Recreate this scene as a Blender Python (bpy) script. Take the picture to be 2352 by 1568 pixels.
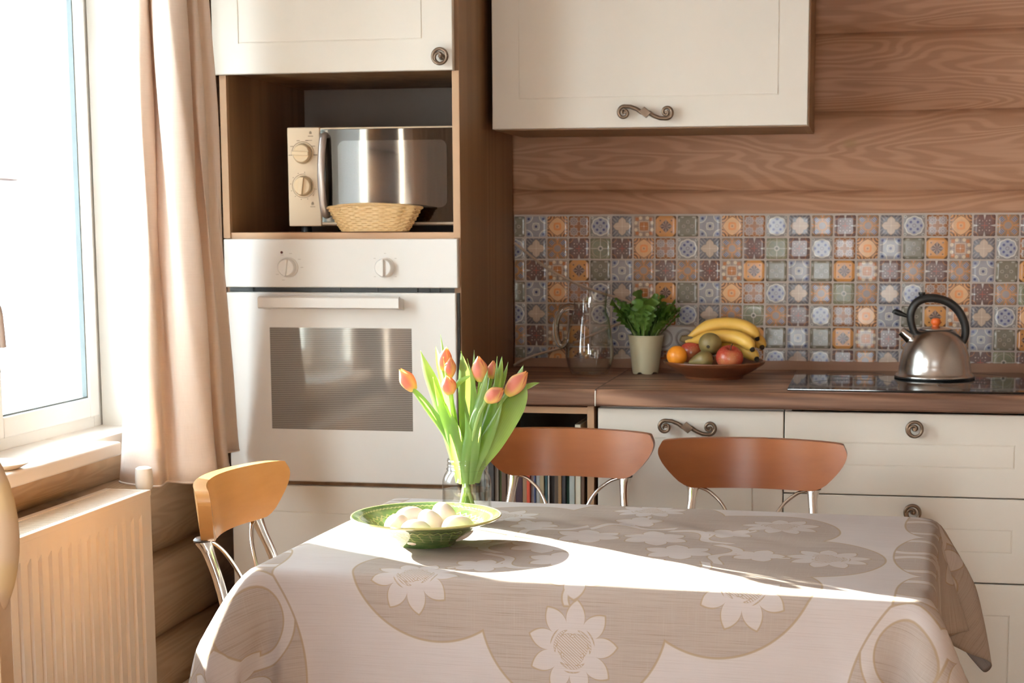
import bpy, bmesh, math, random
import numpy as np
from mathutils import Vector, Matrix

# ------------------------------------------------------------------ scene, camera, light
S = bpy.context.scene
COL = S.collection
for o in list(bpy.data.objects):
    bpy.data.objects.remove(o, do_unlink=True)
random.seed(7)
PI = math.pi

# camera (61 mm on a 36 mm wide frame, shifted like a cropped photograph)
F_PX, CX, CY = 3771.0, 1279.3, 1014.2
YAW, PITCH, ROLL = 0.18844, 0.13156, -0.00287
cd = bpy.data.cameras.new('camera')
cam = bpy.data.objects.new('camera', cd)
COL.objects.link(cam)
cd.sensor_width = 36.0
cd.lens = 36.0 * F_PX / 2352.0
cd.shift_x = (1176.0 - CX) / 2352.0
cd.shift_y = (CY - 784.0) / 2352.0
cd.clip_start = 0.05
fw = Vector((-math.sin(YAW) * math.cos(PITCH), math.cos(YAW) * math.cos(PITCH), -math.sin(PITCH)))
rt = Vector((math.cos(YAW), math.sin(YAW), 0))
up = rt.cross(fw)
r2 = math.cos(ROLL) * rt + math.sin(ROLL) * up
u2 = -math.sin(ROLL) * rt + math.cos(ROLL) * up
M = Matrix((r2, u2, -fw)).transposed().to_4x4()
M.translation = Vector((1.5647, -4.4555, 1.2997))
cam.matrix_world = M
cd.dof.use_dof = True
cd.dof.focus_distance = 2.85
cd.dof.aperture_fstop = 11.0
S.camera = cam

vs = S.view_settings
S.display_settings.display_device = 'sRGB'
vs.view_transform = 'Standard'
vs.look = 'None'
vs.gamma = 1.0
vs.use_curve_mapping = False
vs.exposure = 0.50
S.cycles.use_denoising = True
S.cycles.max_bounces = 14
S.cycles.transparent_max_bounces = 24
S.cycles.diffuse_bounces = 8
S.cycles.glossy_bounces = 6
S.cycles.sample_clamp_indirect = 6.0
S.cycles.caustics_reflective = False
S.cycles.caustics_refractive = False

# winter sky: bright, nearly white, slightly cooler overhead
W = bpy.data.worlds.new('winter_sky')
S.world = W
W.use_nodes = True
wn = W.node_tree.nodes
wl = W.node_tree.links
wn.clear()
wo = wn.new('ShaderNodeOutputWorld')
wb = wn.new('ShaderNodeBackground')
wr = wn.new('ShaderNodeValToRGB')
wt = wn.new('ShaderNodeTexCoord')
wx = wn.new('ShaderNodeSeparateXYZ')
wl.new(wt.outputs['Generated'], wx.inputs[0])
wl.new(wx.outputs['Z'], wr.inputs[0])
wr.color_ramp.elements[0].position = 0.0
wr.color_ramp.elements[0].color = (0.93, 0.965, 1.0, 1)
wr.color_ramp.elements[1].position = 0.7
wr.color_ramp.elements[1].color = (0.72, 0.84, 1.0, 1)
wl.new(wr.outputs[0], wb.inputs[0])
wb.inputs[1].default_value = 16.0
wl.new(wb.outputs[0], wo.inputs[0])


def add_light(name, kind, loc, direction, energy, color, **kw):
    d = bpy.data.lights.new(name, kind)
    d.energy = energy
    d.color = color
    for k, v in kw.items():
        setattr(d, k, v)
    o = bpy.data.objects.new(name, d)
    COL.objects.link(o)
    o.location = loc
    o.rotation_euler = Vector(direction).to_track_quat('-Z', 'Y').to_euler()
    return o


# low winter sun through the window, travelling right and slightly towards the camera
SUN_DIR = Vector((0.86, -0.51, -math.tan(math.radians(18.0))))
add_light('sun', 'SUN', (-6, 4, 4), SUN_DIR, 80.0, (1.0, 0.95, 0.88), angle=math.radians(0.6))
# daylight entering through the window openings
pl = add_light('window_portal', 'AREA', (-0.27, -1.42, 1.5), (1, 0, 0), 1.0, (1, 1, 1), shape='RECTANGLE', size=1.3, size_y=1.4)
pl.data.cycles.is_portal = True
# fill light in an added, unseen opening of the log wall
add_light('side_fill_light', 'AREA', (-0.10, -3.2, 1.5), (1, 0.15, 0), 9.0, (0.95, 0.97, 1.0), shape='RECTANGLE', size=0.75, size_y=1.1)
# daylight of the tall window behind the photographer
add_light('rear_window_daylight', 'AREA', (1.33, -6.44, 1.25), (0, 1, 0), 7.0, (0.97, 0.98, 1.0), shape='RECTANGLE', size=0.5, size_y=1.5)


# ------------------------------------------------------------------ helpers
def new_bm():
    return bmesh.new()


def to_mesh(bm, name, sharp=38, smooth=True):
    bmesh.ops.recalc_face_normals(bm, faces=bm.faces)
    me = bpy.data.meshes.new(name)
    bm.to_mesh(me)
    bm.free()
    if smooth:
        me.polygons.foreach_set('use_smooth', [True] * len(me.polygons))
        me.set_sharp_from_angle(angle=math.radians(sharp))
    return me


def link(name, me, mat, parent=None):
    o = bpy.data.objects.new(name, me)
    COL.objects.link(o)
    for m in (mat if isinstance(mat, (list, tuple)) else [mat]):
        if m is not None:
            me.materials.append(m)
    if parent is not None:
        o.parent = parent
    return o


def even_normals(o):
    """keep flat faces flat beside small rounded edges"""
    if len(o.data.vertices) < 6000:
        md_ = o.modifiers.new('weighted_normals', 'WEIGHTED_NORMAL')
        md_.keep_sharp = True
        md_.weight = 90


def origin_of(o):
    """world location of the thing an object belongs to"""
    v = Vector((0, 0, 0))
    while o is not None:
        v += Vector(o.location)
        o = o.parent
    return v


def part(name, bm, mat, parent, local=False, sharp=38, smooth=True, label=None):
    """a mesh given in world coordinates (or the parent's, with local=True) as a child of parent"""
    if not local:
        bmesh.ops.translate(bm, verts=bm.verts, vec=-origin_of(parent))
    o = link(name, to_mesh(bm, name, sharp, smooth), mat, parent)
    even_normals(o)
    if label:
        o['label'] = label
    return o


def thing(name, label, cat, loc=(0, 0, 0), rz=0.0, group=None):
    o = bpy.data.objects.new(name, None)
    o.empty_display_size = 0.05
    COL.objects.link(o)
    o.location = loc
    o.rotation_euler = (0, 0, rz)
    o['label'] = label
    o['category'] = cat
    if group:
        o['group'] = group
    return o


def solo(name, bm, mat, label, cat, loc, group=None, sharp=38, kind=None):
    """a thing that is one mesh; bm in world coordinates, origin moved to loc"""
    bmesh.ops.translate(bm, verts=bm.verts, vec=-Vector(loc))
    o = link(name, to_mesh(bm, name, sharp), mat)
    even_normals(o)
    o.location = loc
    o['label'] = label
    o['category'] = cat
    if group:
        o['group'] = group
    if kind:
        o['kind'] = kind
    return o


def struct(name, bm, mat, sharp=38, label=None, smooth=True):
    o = link(name, to_mesh(bm, name, sharp, smooth), mat)
    o['kind'] = 'structure'
    o['label'] = label or name.replace('_', ' ')
    o['category'] = name.split('_')[0]
    return o


def box(bm, x0, x1, y0, y1, z0, z1, bev=0.0, seg=2):
    vs_ = [bm.verts.new((x, y, z)) for x in (x0, x1) for y in (y0, y1) for z in (z0, z1)]
    idx = [(0, 1, 3, 2), (4, 6, 7, 5), (0, 4, 5, 1), (2, 3, 7, 6), (0, 2, 6, 4), (1, 5, 7, 3)]
    fs = [bm.faces.new([vs_[i] for i in f]) for f in idx]
    if bev > 0:
        es = list({e for f in fs for e in f.edges})
        bmesh.ops.bevel(bm, geom=es, offset=bev, segments=seg, profile=0.5, affect='EDGES')
    return bm


def BX(*a, **k):
    return box(new_bm(), *a, **k)


def lathe(bm, prof, n=48, c=(0, 0, 0), sx=1.0, sy=1.0, mod=None):
    """revolve [(r, z)] round the z axis; mod(angle, r, z) -> (r, z)"""
    rings = []
    for r, z in prof:
        if r < 1e-6:
            rings.append([bm.verts.new((c[0], c[1], c[2] + z))])
        else:
            row = []
            for i in range(n):
                a = 2 * PI * i / n
                rr, zz = mod(a, r, z) if mod else (r, z)
                row.append(bm.verts.new((c[0] + rr * sx * math.cos(a), c[1] + rr * sy * math.sin(a), c[2] + zz)))
            rings.append(row)
    for A, B in zip(rings, rings[1:]):
        for i in range(n):
            j = (i + 1) % n
            if len(A) == 1 and len(B) == 1:
                continue
            if len(A) == 1:
                bm.faces.new((A[0], B[j], B[i]))
            elif len(B) == 1:
                bm.faces.new((A[i], A[j], B[0]))
            else:
                bm.faces.new((A[i], A[j], B[j], B[i]))
    return bm


def catmull(pts, n=8):
    P = [Vector(p) for p in pts]
    if len(P) < 3:
        return P
    out = []
    for i in range(len(P) - 1):
        p0 = P[i - 1] if i > 0 else P[i] * 2 - P[i + 1]
        p1, p2 = P[i], P[i + 1]
        p3 = P[i + 2] if i + 2 < len(P) else P[i + 1] * 2 - P[i]
        for k in range(n):
            t = k / n
            out.append(0.5 * ((2 * p1) + (p2 - p0) * t + (2 * p0 - 5 * p1 + 4 * p2 - p3) * t * t + (3 * p1 - p0 - 3 * p2 + p3) * t ** 3))
    out.append(P[-1])
    return out


def tube(bm, pts, rad, n=12, cap=True, flat=1.0, upv=None):
    """sweep a circle (or ellipse: flat) along pts; rad is a number or one per point"""
    P = [Vector(p) for p in pts]
    m = len(P)
    R = [rad] * m if isinstance(rad, (int, float)) else list(rad)
    T = []
    for i in range(m):
        t = P[min(i + 1, m - 1)] - P[max(i - 1, 0)]
        T.append(t.normalized() if t.length > 1e-9 else Vector((0, 0, 1)))
    a = Vector(upv) if upv else (Vector((0, 0, 1)) if abs(T[0].z) < 0.9 else Vector((1, 0, 0)))
    N = (a - T[0] * a.dot(T[0])).normalized()
    rings = []
    for i in range(m):
        if i:
            N = (N - T[i] * N.dot(T[i]))
            N = N.normalized() if N.length > 1e-6 else T[i].orthogonal().normalized()
        B = T[i].cross(N)
        rings.append([bm.verts.new(P[i] + R[i] * (math.cos(2 * PI * k / n) * N * flat + math.sin(2 * PI * k / n) * B)) for k in range(n)])
    for A, Bq in zip(rings, rings[1:]):
        for k in range(n):
            j = (k + 1) % n
            bm.faces.new((A[k], A[j], Bq[j], Bq[k]))
    if cap:
        bm.faces.new(list(reversed(rings[0])))
        bm.faces.new(rings[-1])
    return bm


def prism(bm, poly, axis, a, b, bev=0.0, seg=2):
    """extrude a 2D polygon along axis 'X'|'Y'|'Z' from a to b"""
    def mk(p, t):
        return {'X': (t, p[0], p[1]), 'Y': (p[0], t, p[1]), 'Z': (p[0], p[1], t)}[axis]
    A = [bm.verts.new(mk(p, a)) for p in poly]
    B = [bm.verts.new(mk(p, b)) for p in poly]
    fs = [bm.faces.new(A), bm.faces.new(list(reversed(B)))]
    n = len(poly)
    for i in range(n):
        j = (i + 1) % n
        fs.append(bm.faces.new((A[j], A[i], B[i], B[j])))
    if bev > 0:
        es = list(set(fs[0].edges) | set(fs[1].edges))
        bmesh.ops.bevel(bm, geom=es, offset=bev, segments=seg, profile=0.5, affect='EDGES')
    return bm


def ellipsoid(bm, c, rx, ry, rz, nu=24, nv=14, rot=None, shape=None):
    """UV ellipsoid; shape(t, r) with t in -1..1 along z may reshape the radius"""
    rot = rot or Matrix.Identity(3)
    rows = []
    for i in range(nv + 1):
        t = -math.cos(PI * i / nv)
        r = math.sqrt(max(0.0, 1 - t * t))
        if shape:
            r, t2 = shape(t, r)
        else:
            t2 = t
        row = []
        m = 1 if i in (0, nv) else nu
        for k in range(m):
            a = 2 * PI * k / nu
            v = rot @ Vector((rx * r * math.cos(a), ry * r * math.sin(a), rz * t2)) + Vector(c)
            row.append(bm.verts.new(v))
        rows.append(row)
    for A, B in zip(rows, rows[1:]):
        for k in range(nu):
            j = (k + 1) % nu
            if len(A) == 1:
                bm.faces.new((A[0], B[j], B[k]))
            elif len(B) == 1:
                bm.faces.new((A[k], A[j], B[0]))
            else:
                bm.faces.new((A[k], A[j], B[j], B[k]))
    return bm


def copy_thing(root, loc=None, rz=None, label=None):
    r = root.copy()
    COL.objects.link(r)
    for ch in list(root.children):
        c = ch.copy()
        COL.objects.link(c)
        c.parent = r
        for g in list(ch.children):
            d = g.copy()
            COL.objects.link(d)
            d.parent = c
    if loc is not None:
        r.location = loc
    if rz is not None:
        r.rotation_euler = (0, 0, rz)
    if label:
        r['label'] = label
    return r


# ------------------------------------------------------------------ material graph helper
class Sk:
    """a value in a shader graph with arithmetic"""
    def __init__(s, g, k):
        s.g, s.k = g, k

    def _b(s, op, o, rev=False):
        return s.g.m(op, o, s) if rev else s.g.m(op, s, o)

    def __add__(s, o): return s._b('ADD', o)
    def __radd__(s, o): return s._b('ADD', o)
    def __sub__(s, o): return s._b('SUBTRACT', o)
    def __rsub__(s, o): return s._b('SUBTRACT', o, True)
    def __mul__(s, o): return s._b('MULTIPLY', o)
    def __rmul__(s, o): return s._b('MULTIPLY', o)
    def __truediv__(s, o): return s._b('DIVIDE', o)
    def __neg__(s): return s._b('MULTIPLY', -1.0)


class G:
    def __init__(s, name):
        s.mat = bpy.data.materials.new(name)
        s.mat.use_nodes = True
        s.t = s.mat.node_tree
        s.t.nodes.clear()
        s.out = s.t.nodes.new('ShaderNodeOutputMaterial')

    def n(s, kind, **kw):
        nd = s.t.nodes.new(kind)
        for k, v in kw.items():
            setattr(nd, k, v)
        return nd

    def put(s, inp, v):
        if isinstance(v, Sk):
            s.t.links.new(v.k, inp)
        elif isinstance(v, (tuple, list)):
            if inp.type == 'RGBA' and len(v) == 3:
                v = (*v, 1.0)
            inp.default_value = v
        else:
            inp.default_value = v

    def m(s, op, *a):
        nd = s.n('ShaderNodeMath', operation=op)
        for i, v in enumerate(a):
            s.put(nd.inputs[i], v)
        return Sk(s, nd.outputs[0])

    def ss(s, x, a, b):
        nd = s.n('ShaderNodeMapRange', interpolation_type='SMOOTHSTEP')
        s.put(nd.inputs[0], x)
        nd.inputs[1].default_value = a
        nd.inputs[2].default_value = b
        return Sk(s, nd.outputs[0])

    def inside(s, d, e=0.03):
        return 1.0 - s.ss(d, -e, e)

    def near(s, d, w, e=0.02):
        return 1.0 - s.ss(s.m('ABSOLUTE', d), max(w - e, 0.0), w + e)

    def abs(s, x): return s.m('ABSOLUTE', x)
    def min(s, a, b): return s.m('MINIMUM', a, b)
    def max(s, a, b): return s.m('MAXIMUM', a, b)
    def sin(s, a): return s.m('SINE', a)
    def cos(s, a): return s.m('COSINE', a)

    def len(s, x, y):
        return s.m('SQRT', x * x + y * y)

    def mix(s, f, a, b):
        nd = s.n('ShaderNodeMix', data_type='RGBA')
        s.put(nd.inputs[0], f)
        s.put(nd.inputs[6], a)
        s.put(nd.inputs[7], b)
        return Sk(s, nd.outputs[2])

    def coord(s, which='Object'):
        return Sk(s, s.n('ShaderNodeTexCoord').outputs[which])

    def mapping(s, vec, scale=(1, 1, 1), loc=(0, 0, 0), rot=(0, 0, 0)):
        nd = s.n('ShaderNodeMapping')
        s.put(nd.inputs[0], vec)
        nd.inputs[1].default_value = loc
        nd.inputs[2].default_value = rot
        nd.inputs[3].default_value = scale
        return Sk(s, nd.outputs[0])

    def sep(s, vec):
        nd = s.n('ShaderNodeSeparateXYZ')
        s.put(nd.inputs[0], vec)
        return [Sk(s, o) for o in nd.outputs]

    def comb(s, x, y, z):
        nd = s.n('ShaderNodeCombineXYZ')
        for i, v in enumerate((x, y, z)):
            s.put(nd.inputs[i], v)
        return Sk(s, nd.outputs[0])

    def noise(s, vec, scale=5.0, detail=3.0, rough=0.5, dist=0.0, color=False):
        nd = s.n('ShaderNodeTexNoise')
        s.put(nd.inputs['Vector'], vec)
        nd.inputs['Scale'].default_value = scale
        nd.inputs['Detail'].default_value = detail
        nd.inputs['Roughness'].default_value = rough
        nd.inputs['Distortion'].default_value = dist
        return Sk(s, nd.outputs[1 if color else 0])

    def ramp(s, f, stops):
        nd = s.n('ShaderNodeValToRGB')
        s.put(nd.inputs[0], f)
        el = nd.color_ramp.elements
        while len(el) < len(stops):
            el.new(0.5)
        for e, (p, c) in zip(el, stops):
            e.position = p
            e.color = (*c, 1.0)
        return Sk(s, nd.outputs[0])

    def bump(s, h, strength=0.3, dist=0.002):
        nd = s.n('ShaderNodeBump')
        s.put(nd.inputs['Height'], h)
        nd.inputs['Strength'].default_value = strength
        nd.inputs['Distance'].default_value = dist
        return Sk(s, nd.outputs[0])

    def bsdf(s, color, rough=0.5, metal=0.0, normal=None, spec=0.5, coat=0.0, coat_rough=0.1, sss=0.0, aniso=0.0, trans=0.0):
        nd = s.n('ShaderNodeBsdfPrincipled')
        s.put(nd.inputs['Base Color'], color)
        s.put(nd.inputs['Roughness'], rough)
        s.put(nd.inputs['Metallic'], metal)
        s.put(nd.inputs['Specular IOR Level'], spec)
        nd.inputs['Coat Weight'].default_value = coat
        nd.inputs['Coat Roughness'].default_value = coat_rough
        nd.inputs['Anisotropic'].default_value = aniso
        if sss:
            nd.inputs['Subsurface Weight'].default_value = sss
            nd.inputs['Subsurface Radius'].default_value = (0.01, 0.006, 0.004)
            nd.inputs['Subsurface Scale'].default_value = 0.5
        if normal is not None:
            s.put(nd.inputs['Normal'], normal)
        return Sk(s, nd.outputs[0])

    def translucent(s, color, normal=None):
        nd = s.n('ShaderNodeBsdfTranslucent')
        s.put(nd.inputs[0], color)
        return Sk(s, nd.outputs[0])

    def mixs(s, f, a, b):
        nd = s.n('ShaderNodeMixShader')
        s.put(nd.inputs[0], f)
        s.put(nd.inputs[1], a)
        s.put(nd.inputs[2], b)
        return Sk(s, nd.outputs[0])

    def done(s, sh):
        s.t.links.new(sh.k, s.out.inputs[0])
        return s.mat


def plain(name, color, rough=0.5, metal=0.0, mottled=0.04, scale=30.0, bump=0.0, **kw):
    """a plain painted / plastic / metal surface with faint mottling"""
    g = G(name)
    nz = g.noise(g.coord(), scale, 3.0)
    d = tuple(max(0.0, c * (1 - mottled)) for c in color)
    l = tuple(min(1.0, c * (1 + mottled)) for c in color)
    col = g.mix(nz, d, l)
    nrm = g.bump(nz, bump, 0.001) if bump else None
    return g.done(g.bsdf(col, rough, metal, normal=nrm, **kw))


def wood(name, dark, light, axis='X', scale=1.0, freq=14.0, rough=0.45, stretch=0.08, contrast=1.0, knots=False, spec=0.4, coat=0.0, bump=0.15):
    """grain as contour lines of a stretched noise field"""
    g = G(name)
    sc = {'X': (stretch, 1, 1), 'Y': (1, stretch, 1), 'Z': (1, 1, stretch)}[axis]
    co = g.mapping(g.coord(), tuple(v * scale for v in sc))
    f = g.noise(co, 3.0, 2.0, 0.45, 0.6)
    rings = g.sin(f * (freq * 6.0)) * 0.5 + 0.5
    fine = g.noise(g.mapping(g.coord(), tuple(v * scale * (0.35 if v != 1 else 1) for v in sc)), 60.0, 3.0, 0.6)
    broad = g.noise(co, 1.3, 1.0)
    v = rings * (0.45 * contrast) + fine * 0.35 + broad * 0.35 - 0.08
    col = g.ramp(v, [(0.15, dark), (0.85, light)])
    return g.done(g.bsdf(col, rough, normal=g.bump(v, bump, 0.001), spec=spec, coat=coat, coat_rough=0.2))


def thin_glass(name, tint=(1, 1, 1), refl=1.0, rough=0.0, edge=0.0):
    """clear glass that lets light straight through and mirrors a little, more at grazing angles"""
    g = G(name)
    lw = g.n('ShaderNodeLayerWeight')
    lw.inputs[0].default_value = 0.5
    tr = g.n('ShaderNodeBsdfTransparent')
    if edge:
        tcol = g.mix(g.m('POWER', Sk(g, lw.outputs['Facing']), 2.5), tint, tuple(c * (1 - edge) for c in tint))
        g.put(tr.inputs[0], tcol)
    else:
        g.put(tr.inputs[0], tint)
    gl = g.n('ShaderNodeBsdfGlossy')
    gl.inputs[1].default_value = rough
    fr = g.m('POWER', Sk(g, lw.outputs['Facing']), 4.0) * 0.85 + 0.045
    return g.done(g.mixs(g.m('MINIMUM', fr * refl, 1.0), Sk(g, tr.outputs[0]), Sk(g, gl.outputs[0])))

# ------------------------------------------------------------------ materials
M_ = {}
M_['log_pine'] = None


def log_material(name, dark, mid, light, axis):
    g = G(name)
    sc = {'X': (0.13, 1, 1), 'Y': (1, 0.13, 1)}[axis]
    ob = g.coord()
    co = g.mapping(ob, sc)
    warp = g.noise(co, 7.0, 2.0, 0.5)
    f = g.noise(co, 8.0, 2.0, 0.45, 0.6)
    rings = g.ss(g.sin(f * 120.0 + warp * 4.0), -0.7, 0.9)
    fine = g.noise(g.mapping(ob, tuple(v * (0.12 if v != 1 else 1) for v in sc)), 90.0, 2.0, 0.6)
    broad = g.noise(g.mapping(ob, (0.5, 0.5, 0.9)), 2.2, 2.0)
    v = rings * 0.30 + fine * 0.40 + broad * 0.40 - 0.05
    col = g.ramp(v, [(0.12, dark), (0.5, mid), (0.92, light)])
    # scattered knots
    vo = g.n('ShaderNodeTexVoronoi')
    g.put(vo.inputs['Vector'], g.mapping(ob, (0.55, 1, 1) if axis == 'X' else (1, 0.55, 1)))
    vo.inputs['Scale'].default_value = 2.6
    dk = Sk(g, vo.outputs['Distance'])
    col = g.mix((1.0 - g.ss(dk, 0.015, 0.05)) * 0.75, col, (0.30, 0.19, 0.08))
    return g.done(g.bsdf(col, 0.55, normal=g.bump(v, 0.25, 0.002), spec=0.3))


M_['log_back'] = log_material('oiled_log_wood', (0.30, 0.148, 0.080), (0.395, 0.21, 0.123), (0.50, 0.29, 0.182), 'X')
M_['log_left'] = log_material('raw_log_wood', (0.40, 0.285, 0.185), (0.465, 0.335, 0.225), (0.53, 0.39, 0.268), 'Y')
M_['oak'] = wood('oak_laminate', (0.165, 0.082, 0.036), (0.30, 0.168, 0.082), 'Z', 2.2, 5.0, 0.5, 0.035, 0.8, bump=0.05)
M_['oak_mid'] = wood('oak_carcass', (0.27, 0.155, 0.082), (0.37, 0.225, 0.128), 'Z', 1.0, 5.0, 0.5, 0.04, 0.5, bump=0.05)
M_['oak_h'] = wood('oak_laminate_edge', (0.45, 0.27, 0.15), (0.55, 0.34, 0.20), 'X', 1.0, 4.0, 0.5, 0.04, 0.5, bump=0.05)
M_['oak_v'] = wood('oak_laminate_stile', (0.40, 0.24, 0.13), (0.50, 0.31, 0.18), 'Z', 1.0, 4.0, 0.5, 0.04, 0.5, bump=0.05)
M_['counter'] = wood('rustic_pine_laminate', (0.105, 0.050, 0.030), (0.37, 0.205, 0.130), 'X', 3.2, 7.0, 0.42, 0.10, 1.5, spec=0.25, bump=0.05)
M_['floorwood'] = wood('floor_boards', (0.24, 0.14, 0.08), (0.40, 0.26, 0.16), 'Y', 1.0, 6.0, 0.4, 0.06, 0.8)
M_['plaster'] = wood('wall_boards', (0.42, 0.32, 0.24), (0.54, 0.43, 0.34), 'Z', 1.0, 5.0, 0.6, 0.06, 0.6)
M_['cream'] = plain('cream_lacquer', (0.71, 0.655, 0.575), 0.42, mottled=0.015, spec=0.3)
M_['white_enamel'] = plain('white_enamel', (0.74, 0.71, 0.67), 0.38, mottled=0.01, spec=0.22)
M_['white_plastic'] = plain('white_plastic', (0.80, 0.76, 0.70), 0.35, mottled=0.01)
M_['pvc'] = plain('white_window_plastic', (0.86, 0.86, 0.84), 0.35, mottled=0.01)
M_['radiator'] = plain('white_radiator_paint', (0.76, 0.66, 0.56), 0.35, mottled=0.01)
M_['black'] = plain('black_plastic', (0.012, 0.012, 0.012), 0.4)
M_['gap'] = plain('dark_rubber', (0.01, 0.009, 0.008), 0.6)
M_['gasket'] = plain('grey_gasket', (0.10, 0.12, 0.12), 0.5)
M_['bronze'] = plain('aged_bronze', (0.19, 0.130, 0.088), 0.36, 0.8, 0.25, 60.0)
M_['chrome'] = plain('chrome', (0.78, 0.76, 0.73), 0.12, 1.0, 0.02)
M_['steel'] = plain('brushed_steel', (0.56, 0.53, 0.50), 0.24, 1.0, 0.06, 200.0)
M_['ink'] = plain('grey_print', (0.16, 0.13, 0.10), 0.6)
M_['glass_win'] = thin_glass('window_glass', (0.97, 0.99, 0.98), 0.8)
M_['snow'] = plain('snow', (0.86, 0.88, 0.92), 0.9, mottled=0.03, scale=0.5)

# ------------------------------------------------------------------ room shell
XW, ROOM_R, ROOM_B, CEIL = -0.13, 3.4, -6.5, 2.6   # crest of the left logs, right wall, wall behind the camera, ceiling


def log_profile(z0, z1, joints, crest, sag, back, n=9):
    """outline (depth, z) of stacked logs between z0 and z1; crest is the front-most depth"""
    pts = []
    js = sorted(joints)
    for a, b in zip(js, js[1:]):
        if b <= z0 or a >= z1:
            continue
        for i in range(n + 1):
            t = i / n
            z = a + (b - a) * t
            u = abs(2 * t - 1)
            d = crest - sag * (0.45 * u ** 2 + 0.55 * u ** 9)
            if z0 - 1e-6 <= z <= z1 + 1e-6:
                pts.append((d, min(max(z, z0), z1)))
    if pts[0][1] > z0 + 1e-4:
        pts.insert(0, (crest - sag * 0.3, z0))
    if pts[-1][1] < z1 - 1e-4:
        pts.append((crest - sag * 0.3, z1))
    return [(back, z0)] + pts + [(back, z1)]


JL = [-0.155 + 0.215 * i for i in range(15)]
JB = [-0.02, 0.185, 0.39, 0.59, 0.79, 0.99, 1.19, 1.39, 1.598, 1.797, 2.0, 2.2, 2.4, 2.62]

WIN = (-2.02, -0.78, 0.80, 2.12)     # y0, y1, z0, z1 of window_1
WIN3 = (-3.62, -2.78, 0.90, 2.1)     # opening added out of view to hold the side fill light
bm = new_bm()
for ya, yb, za, zb in [(-0.0, WIN[1], 0, CEIL), (WIN[1], WIN[0], 0, WIN[2]), (WIN[1], WIN[0], WIN[3], CEIL),
                       (WIN[0], WIN3[1], 0, CEIL), (WIN3[1], WIN3[0], 0, WIN3[2]), (WIN3[1], WIN3[0], WIN3[3], CEIL),
                       (WIN3[0], ROOM_B, 0, CEIL)]:
    prism(bm, log_profile(za, zb, JL, XW, 0.05, -0.36), 'Y', ya, yb)
struct('wall_left', bm, M_['log_left'], sharp=60)

# back wall: logs along x, face near y = 0
bm = new_bm()
prof = log_profile(0, CEIL, JB, 0.0, 0.022, -0.25, 11)
NX = 26
cols = []
rnd = random.Random(3)
wob = {j: [rnd.uniform(-0.004, 0.004) for _ in range(NX + 1)] for j in range(60)}
for i in range(NX + 1):
    x = -0.4 + (ROOM_R + 0.4) * i / NX
    col = []
    for k, (d, z) in enumerate(prof):
        zz = z + (0.004 * math.sin(x * 2.1 + z * 5) if 0.05 < z < CEIL - 0.05 else 0)
        col.append(bm.verts.new((x, -d, zz)))
    cols.append(col)
for A, B in zip(cols, cols[1:]):
    for k in range(len(prof)):
        j = (k + 1) % len(prof)
        bm.faces.new((A[k], A[j], B[j], B[k]))
bm.faces.new(cols[0])
bm.faces.new(list(reversed(cols[-1])))
struct('wall_back', bm, M_['log_back'], sharp=60)

struct('floor', BX(-0.4, ROOM_R + 0.1, ROOM_B - 0.1, 0.3, -0.1, 0.0), M_['floorwood'])
struct('ceiling', BX(-0.4, ROOM_R + 0.1, ROOM_B - 0.1, 0.3, CEIL, CEIL + 0.1), M_['plaster'])
struct('wall_right', BX(ROOM_R, ROOM_R + 0.1, ROOM_B, 0.25, 0, CEIL), M_['plaster'])
bm = new_bm()
for xa, xb, za, zb in [(-0.36, 1.0, 0, CEIL), (1.66, ROOM_R, 0, CEIL), (1.0, 1.66, 0, 0.42), (1.0, 1.66, 2.08, CEIL)]:
    box(bm, xa, xb, ROOM_B - 0.1, ROOM_B, za, zb)
struct('wall_front', bm, M_['plaster'])

# ------------------------------------------------------------------ windows
def frame_ring(bm, y0, y1, z0, z1, w, xa, xb, bev=0.004):
    box(bm, xa, xb, y0, y0 + w, z0, z1, bev)
    box(bm, xa, xb, y1 - w, y1, z0, z1, bev)
    box(bm, xa, xb, y0 + w, y1 - w, z0, z0 + w, bev)
    box(bm, xa, xb, y0 + w, y1 - w, z1 - w, z1, bev)


win = thing('window_1', 'white plastic framed window beside the linen curtain', 'window', (-0.3, -1.4, 0.83))
win['kind'] = 'structure'
bm = new_bm()
frame_ring(bm, WIN[0] + 0.0, WIN[1], 0.82, 2.12, 0.045, -0.32, -0.255)
box(bm, -0.315, -0.255, -1.41, -1.305, 0.86, 2.08, 0.003)
part('window_frame', bm, M_['pvc'], win)
bm = new_bm()
frame_ring(bm, -1.310, -0.82, 0.85, 2.09, 0.046, -0.292, -0.243)
part('sash', bm, M_['pvc'], win)
bm = new_bm()
frame_ring(bm, -1.99, -1.402, 0.85, 2.09, 0.046, -0.31, -0.243)
part('sash', bm, M_['pvc'], win)
for ya, yb in ((-1.264, -0.866), (-1.944, -1.448)):
    bm = new_bm()
    frame_ring(bm, ya - 0.002, yb + 0.002, 0.894, 2.046, 0.006, -0.262, -0.250, 0)
    part('gasket', bm, M_['gasket'], win)
    bm = new_bm()
    box(bm, -0.270, -0.266, ya - 0.002, yb + 0.002, 0.894, 2.046)
    box(bm, -0.288, -0.285, ya - 0.002, yb + 0.002, 0.894, 2.046)
    part('pane', bm, M_['glass_win'], win)
bm = new_bm()
box(bm, -0.243, -0.236, -1.352, -1.322, 1.10, 1.17, 0.003)
tube(bm, catmull([(-0.238, -1.337, 1.135), (-0.215, -1.337, 1.135), (-0.205, -1.336, 1.13), (-0.203, -1.332, 1.09), (-0.203, -1.328, 1.05)], 5), 0.009, 10)
part('handle', bm, plain('handle_bronze', (0.32, 0.26, 0.24), 0.4), win)
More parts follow.
